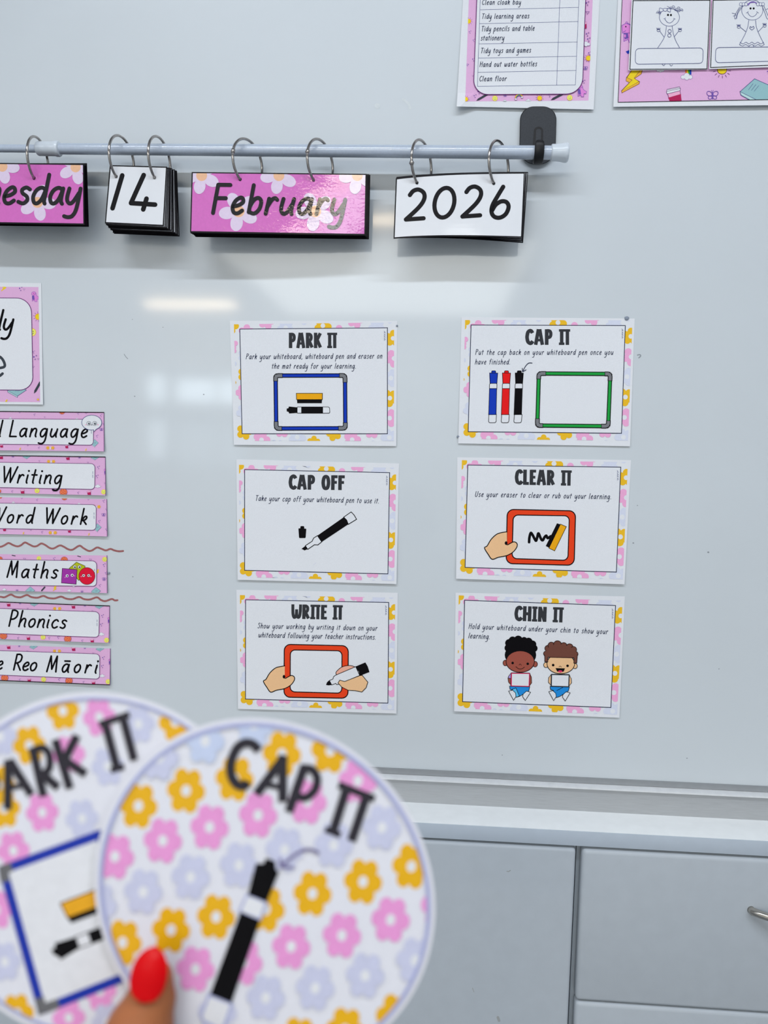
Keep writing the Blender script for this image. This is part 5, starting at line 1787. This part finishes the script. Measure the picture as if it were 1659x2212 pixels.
def limb(bm, pts, radii, seg=20):
    """closed tapered limb with rounded ends"""
    P, Rr = [], []
    d = (pts[0] - pts[1]).normalized()
    for t in (1.0, .92, .75, .5, .25):
        P.append(pts[0] + d * radii[0] * t); Rr.append(radii[0] * sqrt(max(0.0004, 1 - t * t)))
    for i in range(len(pts) - 1):
        for k_ in range(4):
            t = k_ / 4
            P.append(pts[i].lerp(pts[i + 1], t)); Rr.append(radii[i] + (radii[i + 1] - radii[i]) * (3 * t * t - 2 * t ** 3))
    d = (pts[-1] - pts[-2]).normalized()
    P.append(pts[-1]); Rr.append(radii[-1])
    for t in (.25, .5, .75, .92, 1.0):
        P.append(pts[-1] + d * radii[-1] * t); Rr.append(radii[-1] * sqrt(max(0.0004, 1 - t * t)))
    tube(bm, P, Rr, seg)


H = lambda x, y, l: DISC.at(x, y, l)
bm = bmesh.new()
limb(bm, [H(333, 2116, .0084), H(327, 2155, .0090), H(302, 2225, .0104), H(272, 2330, .0118), H(246, 2440, .0100), H(215, 2600, -.002), H(180, 2780, -.012)], [.0070, .0091, .0124, .0134, .0138, .0155, .0175])      # thumb to its base
limb(bm, [H(160, 2900, -.018), H(250, 2720, -.024), H(330, 2560, -.026)], [.026, .024, .017])                          # palm, thumb side
limb(bm, [H(120, 2930, -.022), H(160, 2740, -.032), H(200, 2560, -.036)], [.024, .021, .016])                          # palm, little finger side
wr = H(90, 3200, -.02)
limb(bm, [H(160, 2900, -.018), H(120, 3080, -.022), wr, wr + Vector((-0.05, -0.13, -0.07)), wr + Vector((-0.09, -0.24, -0.12))], [.027, .026, .028, .034, .039])  # wrist and forearm
for kn, mid, tip, r in (((345, 2560, -.027), (440, 2400, -.019), (480, 2230, -.0128), .0092), ((300, 2545, -.031), (400, 2340, -.022), (400, 2150, -.0132), .0096),
                        ((250, 2545, -.034), (330, 2340, -.025), (305, 2170, -.0130), .0092), ((200, 2560, -.036), (240, 2400, -.027), (210, 2270, -.0125), .0082)):
    a, b, c = H(*kn), H(*mid), H(*tip)
    limb(bm, [a, a.lerp(b, .5), b, b.lerp(c, .55), c], [r * 1.25, r * 1.1, r * 1.05, r * .95, r * .80])
hand = from_bm('hand', bm, skin, loc=H(160, 2900, -.018), smooth=True)
tag(hand, 'hand with a red painted thumbnail gripping the two round cards', 'hand')
md_ = hand.modifiers.new('skin', 'REMESH'); md_.mode = 'VOXEL'; md_.voxel_size = 0.0011; md_.use_smooth_shade = True
sm = hand.modifiers.new('smooth', 'SMOOTH'); sm.factor = 0.5; sm.iterations = 8

# thumbnail: a curved almond shell
bm = bmesh.new()
nc = H(319, 2116, 0)
ax = (H(333, 2056, .0) - H(309, 2168, .0)).normalized()
nn = (nrm + rgt * -0.06 + ax * 0.15).normalized()
sd = ax.cross(nn).normalized()
nn = sd.cross(ax).normalized()
LEN, WID = 0.0184, 0.0126
gr = {}
NU, NV = 14, 18
cen = H(320, 2109, .0183)
for i in range(NU + 1):
    for j in range(NV + 1):
        u = -1 + 2 * i / NU
        t = j / NV                                        # 0 at the cuticle, 1 at the tip
        prof = (max(0.0, 1 - ((.46 - t) / .46) ** 2.6)) ** 0.5 if t < .46 else (max(0.0, 1 - ((t - .46) / .54) ** 2.2)) ** 0.62
        prof = max(prof, 0.04)
        x_ = u * WID / 2 * prof
        y_ = (t - .5) * LEN
        z_ = -((x_ / 0.0064) ** 2) * 0.0016 - (max(0, t - .35) ** 2) * 0.0065 
        gr[i, j] = bm.verts.new(cen + sd * x_ + ax * y_ + nn * z_)
for i in range(NU):
    for j in range(NV):
        bm.faces.new((gr[i, j], gr[i + 1, j], gr[i + 1, j + 1], gr[i, j + 1])).smooth = True
bmesh.ops.recalc_face_normals(bm, faces=bm.faces)
nail = from_bm('thumbnail', bm, nail_m, hand, smooth=True, label='glossy red painted thumbnail')
so_ = nail.modifiers.new('thick', 'SOLIDIFY'); so_.thickness = 0.0011; so_.offset = 0
